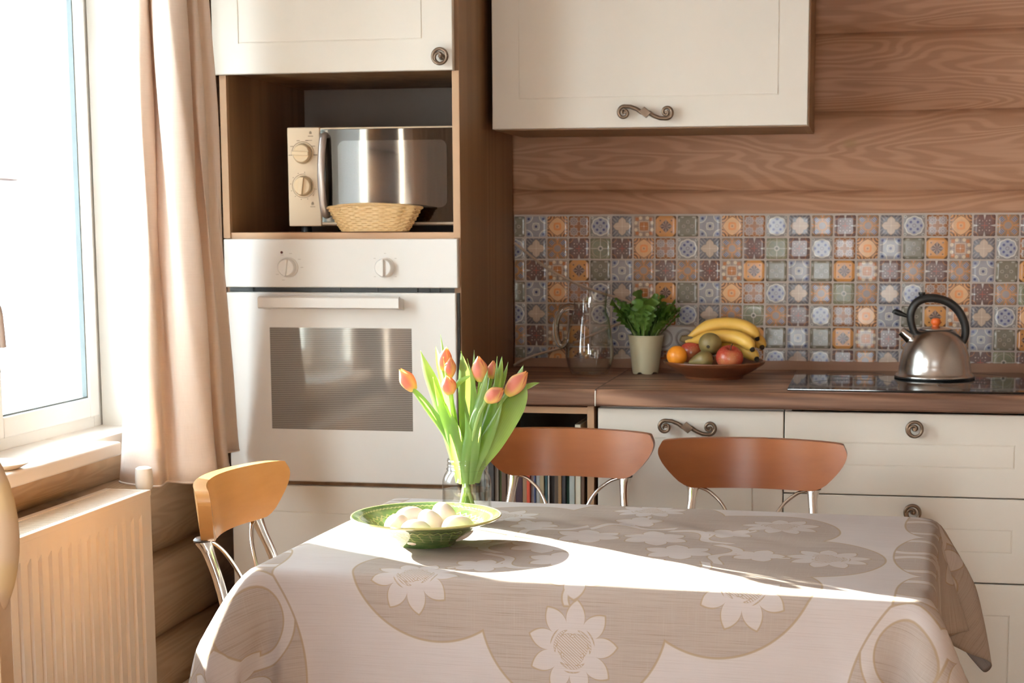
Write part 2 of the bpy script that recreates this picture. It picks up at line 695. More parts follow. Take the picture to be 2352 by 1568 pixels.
# outer and inner linings of the opening
bm = new_bm()
box(bm, -0.25, -0.118, -0.796, -0.779, 0.82, 2.14, 0.002)
box(bm, -0.25, -0.118, -2.021, -2.005, 0.82, 2.14, 0.002)
box(bm, -0.25, -0.118, -2.02, -0.78, 2.105, 2.121, 0.002)
struct('trim_1', bm, M_['pvc'], label='white lining boards of the window opening')
bm = new_bm()
box(bm, -0.38, -0.32, -0.80, -0.70, 0.80, 2.14, 0.002)
box(bm, -0.42, -0.30, -2.05, -0.75, 0.76, 0.815, 0.002)
struct('trim_2', bm, M_['pvc'], label='white outer jamb and ledge of the window')
bm = BX(-0.26, -0.07, -2.1, -1.068, 0.792, 0.823, 0.006, 3)
box(bm, -0.26, -0.14, -1.068, -0.78, 0.792, 0.823, 0.002)
struct('window_sill_1', bm, plain('white_sill_laminate', (0.80, 0.74, 0.68), 0.3, mottled=0.01), label='white window sill board')

w = thing('window_2', 'tall narrow white framed window behind the dining area', 'window', (1.33, ROOM_B, 0.42))
w['kind'] = 'structure'
bm = new_bm()
for a_, b_, c_, d_ in ((1.0, 1.06, 0.42, 2.08), (1.60, 1.66, 0.42, 2.08), (1.06, 1.60, 0.42, 0.48), (1.06, 1.60, 2.02, 2.08)):
    box(bm, a_, b_, ROOM_B - 0.08, ROOM_B - 0.01, c_, d_, 0.003)
part('window_frame', bm, M_['pvc'], w)
part('pane', BX(1.05, 1.61, ROOM_B - 0.05, ROOM_B - 0.046, 0.47, 2.03), M_['glass_win'], w)

w = thing('fill_window_3', 'unseen white framed window added along the log wall for fill light', 'window', (-0.3, -3.2, 0.9))  # added window, never in view, frames the side fill light
w['kind'] = 'structure'
bm = new_bm()
frame_ring(bm, WIN3[0], WIN3[1], WIN3[2], WIN3[3], 0.06, -0.30, -0.22)
part('window_frame', bm, M_['pvc'], w)
part('pane', BX(-0.27, -0.266, WIN3[0] + 0.05, WIN3[1] - 0.05, WIN3[2] + 0.05, WIN3[3] - 0.05), M_['glass_win'], w)

# outside: snow rising to a bank, a shed and frosted, haze-paled trees beyond the glass
bm = new_bm()
prev = None
for x, z in [(-0.45, -0.5), (-4, -0.45), (-6.5, 0.6), (-8.0, 1.75), (-9.5, 2.02), (-14, 2.1), (-60, 2.2)]:
    row = [bm.verts.new((x, y, z)) for y in (-40, 70)]
    if prev:
        bm.faces.new((prev[0], prev[1], row[1], row[0]))
    prev = row
struct('ground', bm, M_['snow'], sharp=80, label='snow covered ground outside the window')
sh = thing('shed', 'brown timber shed on the snow bank outside the window', 'shed', (-8.6, 13.0, 1.9))
part('shed_wall', BX(-9.4, -8.2, 12.3, 14.0, 1.85, 2.42), plain('weathered_boards', (0.42, 0.30, 0.26), 0.8), sh)
bm = new_bm()
prism(bm, [(12.1, 2.42), (14.2, 2.42), (13.1, 2.75)], 'X', -9.6, -8.0)
part('roof', bm, M_['snow'], sh)


def conifer(loc, h, r, label):
    t = thing('conifer_tree', label, 'tree', loc)
    x, y, z = loc
    part('trunk', tube(new_bm(), [(x, y, z), (x, y, z + h * 0.9)], [0.12, 0.02], 10), plain('bark', (0.3, 0.24, 0.2), 0.9), t)
    bm = new_bm()
    for k in range(9):
        z0 = z + h * (0.12 + 0.095 * k)
        R = r * (1 - k / 9.6)
        lathe(bm, [(R, -0.15), (R * 0.96, -0.05), (R * 0.35, h * 0.09), (0.0, h * 0.13)], 22, (x, y, z0),
              mod=lambda a, q, zz: (q * (1 + 0.14 * math.sin(7 * a + k)), zz + 0.05 * math.sin(5 * a + k * 2)))
    part('foliage', bm, plain('frost_haze_needles', (0.50, 0.57, 0.54), 0.9, mottled=0.25, scale=4.0), t)  # frost and outdoor haze both put into this pale needle colour


conifer((-10.6, 17.0, 2.0), 6.0, 1.3, 'taller frosted hazy conifer outside, nearer the brown shed')
conifer((-13.0, 20.6, 2.05), 5.2, 1.3, 'shorter frosted hazy conifer outside, farther off than the tall one')

# ------------------------------------------------------------------ kitchen units
def shaker_front(x0, x1, z0, z1, yf, t=0.019, panel=None, groove=0.0022, bev=0.0025):
    """cabinet front facing -y at y = yf with a thin routed groove round panel = (px0, px1, pz0, pz1)"""
    bm = new_bm()
    c, dep = 0.0014, 0.0022
    def loop(a, b, lo, hi, y):
        return [bm.verts.new((a, y, lo)), bm.verts.new((b, y, lo)), bm.verts.new((b, y, hi)), bm.verts.new((a, y, hi))]
    def band(A, B):
        for i in range(4):
            j = (i + 1) % 4
            bm.faces.new((A[i], A[j], B[j], B[i]))
    rings = [loop(x0, x1, z0, z1, yf + t), loop(x0, x1, z0, z1, yf + c), loop(x0 + c, x1 - c, z0 + c, z1 - c, yf)]
    if panel:
        a, b, lo, hi = panel
        g, q = groove / 2, 0.0005
        rings += [loop(a - g - q, b + g + q, lo - g - q, hi + g + q, yf), loop(a - g, b + g, lo - g, hi + g, yf + dep),
                  loop(a + g, b - g, lo + g, hi - g, yf + dep), loop(a + g + q, b - g - q, lo + g + q, hi - g - q, yf)]
    for A, B in zip(rings, rings[1:]):
        band(A, B)
    bm.faces.new(rings[-1])
    bm.faces.new(list(reversed(rings[0])))
    return bm


def spiral_pts(cx, cz, r0, r1, a0, a1, n=34):
    out = []
    for i in range(n + 1):
        t = i / n
        a = a0 + (a1 - a0) * t
        r = r0 + (r1 - r0) * t
        out.append((cx + r * math.cos(a), cz + r * math.sin(a)))
    return out


def spiral_knob(x, y, z):
    """flat curl knob on a short foot, facing -y"""
    bm = new_bm()
    p = spiral_pts(0, 0, 0.0015, 0.0160, -PI * 0.15, PI * 1.45, 30)
    rad = [0.0046 - 0.0016 * min(1, i / 14) + 0.0006 * i / 30 for i in range(31)]
    pts = [(x + a, y - 0.017, z + b) for a, b in p]
    tube(bm, pts, rad, 10, upv=(0, -1, 0))
    pts = [(x + 0.0170 * math.cos(2 * PI * i / 40), y - 0.017, z + 0.0170 * math.sin(2 * PI * i / 40)) for i in range(41)]
    tube(bm, pts, 0.0040, 10, upv=(0, -1, 0))
    tube(bm, [(x + 0.001, y + 0.0005, z), (x + 0.001, y - 0.006, z), (x + 0.001, y - 0.018, z)], [0.008, 0.005, 0.0046], 14)
    return bm


def scroll_handle(x, y, z, w=0.138):
    """two mirrored scrolls joined at a diamond, facing -y"""
    bm = new_bm()
    h = w / 2 - 0.0165
    L = spiral_pts(-h, 0, 0.003, 0.0155, PI * 3.35, PI * 0.5, 40)
    pts = L + [(-h + 0.016, 0.0145), (-h + 0.031, 0.0085), (-0.010, 0.001), (0, -0.001)]
    yy = y - 0.020
    rad = [0.0024 + 0.0026 * i / 40 for i in range(41)] + [0.0050, 0.0050, 0.0058, 0.0064]
    for s in (1, -1):
        q = [(x + s * a, yy - (0.003 if i < 10 else 0), z + s * b) for i, (a, b) in enumerate(pts)]
        tube(bm, q, rad, 10, upv=(0, -1, 0))
    prism(bm, [(x - 0.016, z + 0.001), (x - 0.002, z + 0.0135), (x + 0.016, z - 0.001), (x + 0.002, z - 0.0135)], 'Y', yy - 0.007, yy + 0.006, 0.0018)
    for s in (1, -1):
        tube(bm, [(x + s * (h - 0.002), y + 0.0005, z - s * 0.002), (x + s * (h - 0.002), yy, z - s * 0.002)], 0.005, 10)
    return bm


YF = -0.62
# ---- tall cabinet
M_['pale_print'] = plain('pale_grey_print', (0.52, 0.48, 0.43), 0.5)
M_['brown_print'] = plain('brown_print', (0.22, 0.15, 0.09), 0.6)
tc = thing('tall_cabinet', 'tall oak sided kitchen cabinet housing the oven and microwave niche', 'cabinet', (0.3, -0.3, 0))
part('side_panel', BX(0.0, 0.017, -0.60, -0.03, 0.0, 2.36, 0.0008), M_['oak'], tc)
part('side_panel', BX(0.583, 0.600, -0.615, -0.03, 0.0, 2.36, 0.0008), M_['oak'], tc)
bm = new_bm()
box(bm, 0.017, 0.583, -0.612, -0.05, 1.259, 1.282, 0.0012)
part('shelf', bm, M_['oak_h'], tc)
for x in (0.0005, 0.582):
    part('niche_edging', BX(x, x + 0.0175, -0.6165, -0.6, 1.268, 1.66, 0.001), M_['oak_v'], tc)
for z in (1.668, 2.343, 0.652, 0.10):
    part('carcass_board', BX(0.017, 0.583, -0.60, -0.05, z, z + 0.0165), M_['oak'], tc)
part('back_panel', BX(0.017, 0.583, -0.05, -0.044, 0.1, 2.36), plain('grey_hardboard', (0.20, 0.15, 0.115), 0.6), tc)
d = part('door', shaker_front(-0.006, 0.590, 1.660, 2.355, YF - 0.018, panel=(0.062, 0.516, 1.733, 2.285)), M_['cream'], tc)
part('knob', spiral_knob(0.5635, YF - 0.018, 1.690), M_['bronze'], d)
d = part('drawer', shaker_front(0.004, 0.597, 0.125, 0.659, YF, panel=(0.06, 0.54, 0.19, 0.592)), M_['cream'], tc)
part('plinth', BX(0.02, 0.58, -0.56, -0.545, 0.0, 0.10), M_['oak'], tc)

# ---- built-in oven
ov = thing('built_in_oven', 'white built-in oven with two knobs and a striped glass door', 'oven', (0.3, -0.4, 0.672))
part('body', BX(0.03, 0.57, -0.60, -0.10, 0.674, 1.252, 0.003), M_['gap'], ov)
cp = part('control_panel', BX(0.006, 0.5955, YF - 0.012, -0.60, 1.1495, 1.2665, 0.003, 3), M_['white_enamel'], ov)
for kx, ang in ((0.172, 8), (0.416, 0)):
    bm = new_bm()
    lathe(bm, [(0.0, 0.0), (0.0245, 0.0), (0.0245, 0.004), (0.0225, 0.006), (0.0215, 0.018), (0.019, 0.021), (0.0, 0.021)], 36)
    bmesh.ops.rotate(bm, verts=bm.verts, cent=(0, 0, 0), matrix=Matrix.Rotation(PI / 2, 3, 'X'))
    gb = box(new_bm(), -0.0035, 0.0035, -0.0285, -0.017, -0.0205, 0.0205, 0.002)
    bmesh.ops.rotate(gb, verts=gb.verts, cent=(0, 0, 0), matrix=Matrix.Rotation(math.radians(ang), 3, 'Y'))
    tmp = bpy.data.meshes.new('t'); gb.to_mesh(tmp); gb.free(); bm.from_mesh(tmp); bpy.data.meshes.remove(tmp)
    bmesh.ops.translate(bm, verts=bm.verts, vec=(kx, YF - 0.012, 1.198))
    part('knob', bm, M_['white_enamel'], cp)
for kx in (0.172, 0.416):
    bm = new_bm()
    for a in (-150, -115, 0, 35, 80, 118) if kx < 0.3 else (-140, -40, 40, 140, 90):
        x, z = kx + 0.034 * math.cos(math.radians(a)), 1.198 + 0.034 * math.sin(math.radians(a))
        w = 0.0035 if kx < 0.3 else 0.0026
        box(bm, x - w, x + w, YF - 0.0124, YF - 0.0118, z - 0.0008, z + 0.0008)
    part('dial_marks', bm, M_['pale_print'], cp)
bm = new_bm()
lathe(bm, [(0.0, 0.0), (0.0034, 0.0), (0.003, 0.0012), (0.0, 0.0016)], 16)
bmesh.ops.rotate(bm, verts=bm.verts, cent=(0, 0, 0), matrix=Matrix.Rotation(PI / 2, 3, 'X'))
bmesh.ops.translate(bm, verts=bm.verts, vec=(0.155, YF - 0.0118, 1.234))
part('indicator_lamp', bm, plain('dark_red_lens', (0.10, 0.015, 0.01), 0.2), cp)
bm = new_bm()
box(bm, 0.012, 0.590, YF + 0.006, -0.59, 1.137, 1.15)
for x in (0.073, 0.205, 0.296, 0.39, 0.49, 0.52, 0.545):
    box(bm, x - 0.0015, x + 0.0015, YF + 0.002, YF + 0.012, 1.139, 1.149)
part('vent_slot', bm, M_['black'], ov)
part('side_gap_shade', BX(0.5912, 0.5965, YF - 0.004, -0.6005, 0.673, 1.1375, 0.0005), M_['black'], ov)  # black strip drawn in for the shaded gap beside the door
od = part('door', BX(0.008, 0.5905, YF - 0.012, -0.6002, 0.6715, 1.1375, 0.004, 3), M_['white_enamel'], ov)
bm = new_bm()
prism(bm, [(YF - 0.060, 1.103), (YF - 0.060, 1.126), (YF - 0.052, 1.130), (YF - 0.045, 1.130), (YF - 0.045, 1.100), (YF - 0.055, 1.100)], 'X', 0.108, 0.462, 0.0015)
for xa in (0.108, 0.446):
    prism(bm, [(YF - 0.05, 1.102), (YF - 0.05, 1.128), (YF - 0.0115, 1.122), (YF - 0.0115, 1.096)], 'X', xa, xa + 0.016, 0.001)
part('handle', bm, M_['white_enamel'], od)


def oven_glass():
    g = G('striped_oven_glass')
    z = g.sep(g.coord('Object'))[2]
    st = g.sin(z * (2 * PI / 0.0046)) * 0.5 + 0.5
    col = g.mix(g.ss(st, 0.35, 0.65), (0.13, 0.115, 0.10), (0.30, 0.275, 0.25))
    return g.done(g.bsdf(col, 0.06, 0.10, spec=0.9))


part('glass', BX(0.1195, 0.4795, YF - 0.0128, YF - 0.010, 0.802, 1.052, 0.0006), oven_glass(), od)

# ---- microwave
mw = thing('microwave', 'beige microwave with two dials and a dark mirrored door in the niche', 'microwave', (0.36, -0.35, 1.283))
part('body', BX(0.138, 0.575, -0.50, -0.13, 1.298, 1.538, 0.004), plain('beige_steel', (0.55, 0.43, 0.31), 0.4), mw)
MB = plain('beige_panel', (0.60, 0.46, 0.31), 0.32, mottled=0.02)
MP = part('control_panel', BX(0.137, 0.2215, -0.525, -0.49, 1.297, 1.539, 0.003, 3), MB, mw)
md = part('door', BX(0.2225, 0.577, -0.525, -0.49, 1.300, 1.538, 0.003), MB, mw)


def mw_door():
    g = G('dark_mirrored_glass')
    x = g.sep(g.coord('Object'))[0]
    st = g.sin(x * (2 * PI / 0.0035)) * 0.5 + 0.5
    col = g.mix(st, (0.05, 0.047, 0.044), (0.085, 0.08, 0.074))
    return g.done(g.bsdf(g.mix(st, (0.17, 0.165, 0.16), (0.27, 0.265, 0.26)), 0.045, 0.9))


part('glass', BX(0.2235, 0.577, -0.5268, -0.520, 1.306, 1.534, 0.002), plain('black_mirror_glass', (0.13, 0.125, 0.12), 0.03, 1.0, mottled=0), md)
bm = BX(0.268, 0.545, -0.5278, -0.5245, 1.342, 1.505, 0.0)
es = [e for e in bm.edges if abs(e.verts[0].co.y - e.verts[1].co.y) > 0.001]
bmesh.ops.bevel(bm, geom=es, offset=0.018, segments=6, profile=0.5, affect='EDGES')
part('viewing_panel', bm, mw_door(), md)
bm = new_bm()
pts = catmull([(0.238, -0.527, 1.322), (0.2365, -0.543, 1.33), (0.2345, -0.552, 1.37), (0.2335, -0.556, 1.42), (0.2345, -0.552, 1.47), (0.2365, -0.543, 1.512), (0.238, -0.527, 1.520)], 6)
tube(bm, pts, 0.0095, 12, flat=0.7, upv=(0, -1, 0))
part('handle', bm, plain('satin_silver_plastic', (0.50, 0.45, 0.42), 0.28, 0.7), md)
for dz, ang in ((1.475, 92), (1.396, 8)):
    bm = new_bm()
    lathe(bm, [(0.0, 0), (0.026, 0), (0.026, 0.002), (0.0245, 0.003)], 40)
    lathe(bm, [(0.0235, 0.003), (0.0225, 0.012), (0.020, 0.015), (0.0, 0.0155)], 40)
    bmesh.ops.rotate(bm, verts=bm.verts, cent=(0, 0, 0), matrix=Matrix.Rotation(PI / 2, 3, 'X'))
    gb = box(new_bm(), -0.005, 0.005, -0.023, -0.012, -0.0215, 0.0215, 0.002)
    bmesh.ops.rotate(gb, verts=gb.verts, cent=(0, 0, 0), matrix=Matrix.Rotation(math.radians(ang), 3, 'Y'))
    tmp = bpy.data.meshes.new('t'); gb.to_mesh(tmp); gb.free(); bm.from_mesh(tmp); bpy.data.meshes.remove(tmp)
    bmesh.ops.translate(bm, verts=bm.verts, vec=(0.177, -0.525, dz))
    part('dial', bm, plain('beige_dial', (0.66, 0.50, 0.31), 0.3), MP)
for cz, a0, a1 in ((1.475, -10, 190), (1.396, 80, 350)):
    bm = new_bm()
    pts = [(0.177 + 0.029 * math.cos(math.radians(a)), -0.5252, cz + 0.029 * math.sin(math.radians(a))) for a in np.linspace(a0, a1, 36)]
    tube(bm, pts, 0.0006, 5, upv=(0, -1, 0))
    for a in np.linspace(a0 + 4, a1 - 4, 10 if cz < 1.45 else 6):
        x, z = 0.177 + 0.0335 * math.cos(math.radians(a)), cz + 0.0335 * math.sin(math.radians(a))
        w = 0.004 if cz > 1.45 else 0.0012
        box(bm, x - w, x + w, -0.5255, -0.5249, z - 0.0009, z + 0.0009)
    x, z = (0.198, 1.525) if cz > 1.45 else (0.200, 1.3525)
    box(bm, x - 0.003, x + 0.003, -0.5255, -0.5249, z - 0.0025, z + 0.0025)
    box(bm, x - 0.0018, x + 0.0018, -0.5255, -0.5249, z + 0.0025, z + 0.0045)
    box(bm, x - 0.0065, x + 0.0065, -0.5255, -0.5249, z - 0.0085, z - 0.0068)
    if cz > 1.45:
        box(bm, 0.186, 0.202, -0.5255, -0.5249, 1.5065, 1.5078)
    part('dial_marks', bm, M_['brown_print'], MP)
for fx in (0.16, 0.55):
    for fy in (-0.46, -0.17):
        bm = lathe(new_bm(), [(0, 0), (0.014, 0), (0.012, 0.0155), (0, 0.0155)], 16, (fx, fy, 1.2825))
        part('foot', bm, M_['black'], mw)

# ---- bread basket: woven, oval, flared
def basket():
    rows = 13
    n = 168
    prof = []
    for i in range(rows * 2 + 1):
        t = i / (rows * 2)
        prof.append((0.082 + 0.034 * t ** 0.85, 0.002 + 0.056 * t))
    def weave(a, r, z):
        row = round((z - 0.002) / 0.056 * rows * 2)
        env = math.cos(row * PI) * 0.0006
        k = math.sin(21 * a + (PI if (row // 2) % 2 else 0))
        rim = 0.010 * (0.5 + 0.5 * math.cos(2 * a + PI)) * (z / 0.058)
        return r + env + 0.0026 * k + 0.0028 * math.cos(7 * a * 2) * (z / 0.058), z + rim * 0.9
    bm = new_bm()
    lathe(bm, [(0.0, 0.0015), (0.079, 0.0012)] + prof, n, (0, 0, 0), 1.0, 0.45, weave)
    inner = [(r - 0.004, z) for r, z in reversed(prof)]
    lathe(bm, [prof[-1]] + inner + [(0.0, 0.005)], n, (0, 0, 0), 1.0, 0.45, weave)
    bmesh.ops.remove_doubles(bm, verts=bm.verts, dist=0.00005)
    return bm


bk = thing('bread_basket', 'oval woven wicker basket in front of the microwave', 'basket', (0.380, -0.592, 1.2825))
g = G('pale_wicker')
cx, cy, cz = g.sep(g.coord())
nz = g.noise(g.coord(), 160.0, 2.0)
at = g.m('ARCTAN2', cy * 1.6, cx)
row = g.sin(cz * (2 * PI / 0.0043)) * 0.5 + 0.5
col = g.mix(nz * 0.5 + row * 0.4, (0.46, 0.28, 0.11), (0.76, 0.53, 0.27))
MWK = g.done(g.bsdf(col, 0.5, normal=g.bump(row * 0.6 + nz * 0.4, 0.5, 0.001)))
part('woven_body', basket(), MWK, bk, local=True)
bm = new_bm()
pts = []
for i in range(97):
    a = 2 * PI * i / 96
    rr = 0.1165 + 0.0028 * math.cos(14 * a)
    pts.append((rr * math.cos(a), 0.45 * rr * math.sin(a), 0.058 + 0.009 * (0.5 + 0.5 * math.cos(2 * a + PI))))
tube(bm, pts, 0.0032, 8, cap=False)
part('rim', bm, MWK, bk, local=True)

# ---- wall cabinet
wc = thing('wall_cabinet', 'cream wall cabinet with a bronze scroll handle above the counter', 'cabinet', (1.0, -0.18, 1.53))
bm = new_bm()
box(bm, 0.624, 0.641, -0.345, -0.003, 1.5345, 2.35, 0.0008)
box(bm, 1.392, 1.4085, -0.345, -0.003, 1.5345, 2.35, 0.0008)
box(bm, 0.641, 1.392, -0.345, -0.003, 1.5345, 1.5505)
box(bm, 0.641, 1.392, -0.345, -0.003, 2.333, 2.35)
box(bm, 0.641, 1.392, -0.02, -0.012, 1.548, 2.333)
part('carcass', bm, M_['oak_mid'], wc)
d = part('door', shaker_front(0.622, 1.405, 1.537, 2.345, -0.366, panel=(0.692, 1.334, 1.611, 2.27)), M_['cream'], wc)
part('handle', scroll_handle(1.0115, -0.366, 1.5715), M_['bronze'], d)

# ---- base units
bc = thing('book_cabinet', 'narrow open oak cabinet full of books below the counter', 'cabinet', (0.76, -0.3, 0))
for x in (0.603, 0.9035):
    part('side_panel', BX(x, x + 0.0165, -0.60, -0.03, 0.1, 0.868, 0.0008), M_['oak_v'], bc)
for z in (0.849, 0.505, 0.10):
    part('shelf', BX(0.6197, 0.9035, -0.599, -0.04, z, z + 0.016, 0.0008), M_['oak_h'], bc)
part('back_panel', BX(0.618, 0.9035, -0.04, -0.034, 0.116, 0.848), plain('dark_hardboard', (0.20, 0.18, 0.165), 0.4), bc)
part('plinth', BX(0.61, 0.915, -0.55, -0.535, 0.0, 0.10), M_['oak'], bc)

dc = thing('door_cabinet', 'cream base cabinet with one scroll handled door below the fruit bowl', 'cabinet', (1.15, -0.3, 0))
bm = new_bm()
box(bm, 0.931, 0.947, -0.575, -0.03, 0.1, 0.868)
box(bm, 1.353, 1.369, -0.575, -0.03, 0.1, 0.868)
box(bm, 0.947, 1.353, -0.575, -0.03, 0.1, 0.116)
box(bm, 0.947, 1.353, -0.575, -0.03, 0.852, 0.868)
part('carcass', bm, M_['cream'], dc)
d = part('door', shaker_front(0.9295, 1.3705, 0.103, 0.8635, -0.598, panel=(1.003, 1.300, 0.175, 0.795)), M_['cream'], dc)
part('handle', scroll_handle(1.146, -0.598, 0.8235), M_['bronze'], d)
part('plinth', BX(0.93, 1.37, -0.55, -0.535, 0.0, 0.10), M_['cream'], dc)

wd = thing('drawer_cabinet', 'wide cream base cabinet with spiral knobbed drawers below the hob', 'cabinet', (1.67, -0.3, 0))
bm = new_bm()
box(bm, 1.373, 1.389, -0.575, -0.03, 0.1, 0.868)
box(bm, 1.951, 1.967, -0.575, -0.03, 0.1, 0.868)
box(bm, 1.389, 1.951, -0.575, -0.03, 0.1, 0.116)
part('carcass', bm, M_['cream'], wd)
for z0, z1, pz in ((0.6715, 0.8635, (0.741, 0.793)), (0.4715, 0.6685, (0.545, 0.597)), (0.105, 0.468, (0.18, 0.395))):
    d = part('drawer', shaker_front(1.3735, 1.9685, z0, z1, -0.598, panel=(1.446, 1.8965, pz[0], pz[1])), M_['cream'], wd)
    part('knob', spiral_knob(1.671, -0.598, z1 - 0.034), M_['bronze'], d)
part('plinth', BX(1.375, 1.965, -0.55, -0.535, 0.0, 0.10), M_['cream'], wd)
ec = thing('end_cabinet', 'cream base cabinet at the far end of the counter', 'cabinet', (2.3, -0.3, 0))
part('carcass', BX(1.972, 2.58, -0.575, -0.03, 0.1, 0.868), M_['cream'], ec)
part('door', shaker_front(1.9725, 2.57, 0.105, 0.8635, -0.598, panel=(2.045, 2.5, 0.18, 0.795)), M_['cream'], ec)
part('plinth', BX(1.975, 2.56, -0.55, -0.535, 0.0, 0.10), M_['cream'], ec)

# ---- worktop in two pieces with a metal joint
def worktop(x0, x1):
    bm = new_bm()
    r = 0.014
    poly = [(-0.012, 0.8705), (-0.012, 0.911)]
    yf = -0.625
    for i in range(7):
        a = PI / 2 * i / 6
        poly.append((yf + r - r * math.sin(a), 0.911 - r + r * math.cos(a)))
    for i in range(5):
        a = PI / 2 * i / 4
        poly.append((yf + 0.006 - 0.006 * math.cos(a), 0.8705 + 0.006 - 0.006 * math.sin(a)))
    prism(bm, poly, 'X', x0, x1)
    return bm


wk = thing('worktop', 'long brown pine patterned worktop under the hob and fruit bowl', 'worktop', (1.75, -0.3, 0.87))
part('slab', worktop(0.9285, 2.6), M_['counter'], wk, sharp=50)
part('joint_strip', BX(0.9261, 0.9284, -0.622, -0.012, 0.880, 0.9112), plain('dark_joint', (0.05, 0.04, 0.035), 0.5), wk)  # plain dark grey strip filling the joint between the slabs
part('joint_cap', BX(0.9258, 0.9287, -0.6262, -0.6225, 0.871, 0.908, 0.001), plain('joint_metal', (0.62, 0.60, 0.57), 0.3, 0.9), wk)
wk2 = thing('worktop', 'short brown worktop piece beside the tall cabinet, under the glass jug', 'worktop', (0.76, -0.3, 0.87))
part('slab', worktop(0.602, 0.926), M_['counter'], wk2, sharp=50)
bm = new_bm()
prism(bm, [(-0.013, 0.9113), (-0.013, 0.936), (-0.017, 0.936), (-0.027, 0.9155), (-0.029, 0.9113)], 'X', 0.602, 2.6)
struct('trim_3', bm, wood('upstand_wood', (0.25, 0.135, 0.085), (0.36, 0.21, 0.14), 'X', 1.0, 5.0, 0.45, 0.06, 0.5), label='brown wood upstand strip between worktop and tiles')

# ---- hob
hb = thing('hob', 'black glass hob set in the worktop under the kettle', 'hob', (1.66, -0.32, 0.911))
part('glass_plate', BX(1.377, 1.957, -0.585, -0.075, 0.9112, 0.9165, 0.0012), plain('black_hob_glass', (0.006, 0.006, 0.006), 0.05, spec=0.8, mottled=0), hb)
bm = new_bm()
for cx_, cy_, rr in ((1.53, -0.20, 0.075), (1.53, -0.45, 0.105), (1.80, -0.22, 0.105), (1.80, -0.46, 0.075)):
    tube(bm, [(cx_ + rr * math.cos(2 * PI * i / 48), cy_ + rr * math.sin(2 * PI * i / 48), 0.9163) for i in range(49)], 0.0006, 4, cap=False)
part('zone_ring', bm, plain('dark_grey_print', (0.05, 0.05, 0.05), 0.4), hb)

# ------------------------------------------------------------------ mosaic tiles
def tile_mat(name, fn):
    g = G(name)
    uv = Sk(g, g.n('ShaderNodeUVMap').outputs[0])
    u, v, _ = g.sep(uv)
    px = (u - 0.5) * 2.0
    py = (v - 0.5) * 2.0
    ax, ay = g.abs(px), g.abs(py)
    a, b = g.max(ax, ay), g.min(ax, ay)
    r = g.len(px, py)
    E = dict(px=px, py=py, ax=ax, ay=ay, a=a, b=b, r=r)
    col = fn(g, **E)
    wear = g.noise(g.coord(), 55.0, 3.0, 0.6)
    col = g.mix(g.ss(wear, 0.40, 0.9) * 0.34 + 0.03, col, (0.27, 0.235, 0.21))
    return g.done(g.bsdf(col, 0.19, spec=0.32, normal=g.bump(g.noise(g.coord(), 30.0, 1.0), 0.05, 0.002)))


def T_A(g, px, py, ax, ay, a, b, r):      # pale lattice star with blue corners
    c = (0.30, 0.29, 0.31)
    c = g.mix(g.inside(g.len(ax - 1.0, ay - 1.0) - 0.62), c, (0.34, 0.35, 0.41))
    c = g.mix(g.inside(g.len(ax - 0.74, ay - 0.74) - 0.13, 0.06), c, (0.05, 0.06, 0.16))
    c = g.mix(g.inside(a - 0.36), c, (0.42, 0.39, 0.38))
    c = g.mix(g.near(g.len(ax - 1.0, ay - 1.0) - 0.66, 0.045), c, (0.62, 0.57, 0.52))
    c = g.mix(g.near(a - 0.36 + b * 0.25, 0.04), c, (0.60, 0.55, 0.50))
    c = g.mix(g.inside(r - 0.13, 0.05), c, (0.06, 0.06, 0.14))
    return c


def T_B(g, px, py, ax, ay, a, b, r):      # peach diamond on tan ornament
    q = g.sin(g.len(ax - 1.0, ay - 1.0) * 21.0)
    c = g.mix(g.ss(q, -0.3, 0.3), (0.62, 0.32, 0.15), (0.20, 0.10, 0.06))
    d = (ax + ay) * 0.40 + r * 0.52
    c = g.mix(g.inside(d - 0.93), c, (0.55, 0.28, 0.12))
    c = g.mix(g.near(d - 0.86, 0.03), c, (0.22, 0.12, 0.08))
    c = g.mix(g.inside(d - 0.82), c, (0.72, 0.42, 0.22))
    c = g.mix(g.near(a * 0.6 + r * 0.4 - 0.30, 0.09), c, (0.74, 0.30, 0.10))
    c = g.mix(g.inside(r - 0.09), c, (0.40, 0.22, 0.14))
    return c


def T_C(g, px, py, ax, ay, a, b, r):      # four grey rosettes on rust
    x, y = ax - 0.5, ay - 0.5
    q = g.len(x, y)
    th = g.m('ARCTAN2', y, x)
    R = 0.38 + 0.045 * g.cos(th * 8.0)
    c = (0.27, 0.10, 0.03)
    c = g.mix(g.near(ax + ay - 1.0, 0.025) * g.ss(q, 0.3, 0.4), c, (0.55, 0.40, 0.30))
    c = g.mix(g.inside(q - R - 0.05), c, (0.50, 0.36, 0.28))
    c = g.mix(g.inside(q - R), c, (0.36, 0.27, 0.24))
    c = g.mix(g.near(q - 0.22, 0.05) * g.ss(g.cos(th * 8.0), 0.0, 0.6), c, (0.14, 0.09, 0.08))
    c = g.mix(g.inside(q - 0.07), c, (0.20, 0.11, 0.09))
    return c


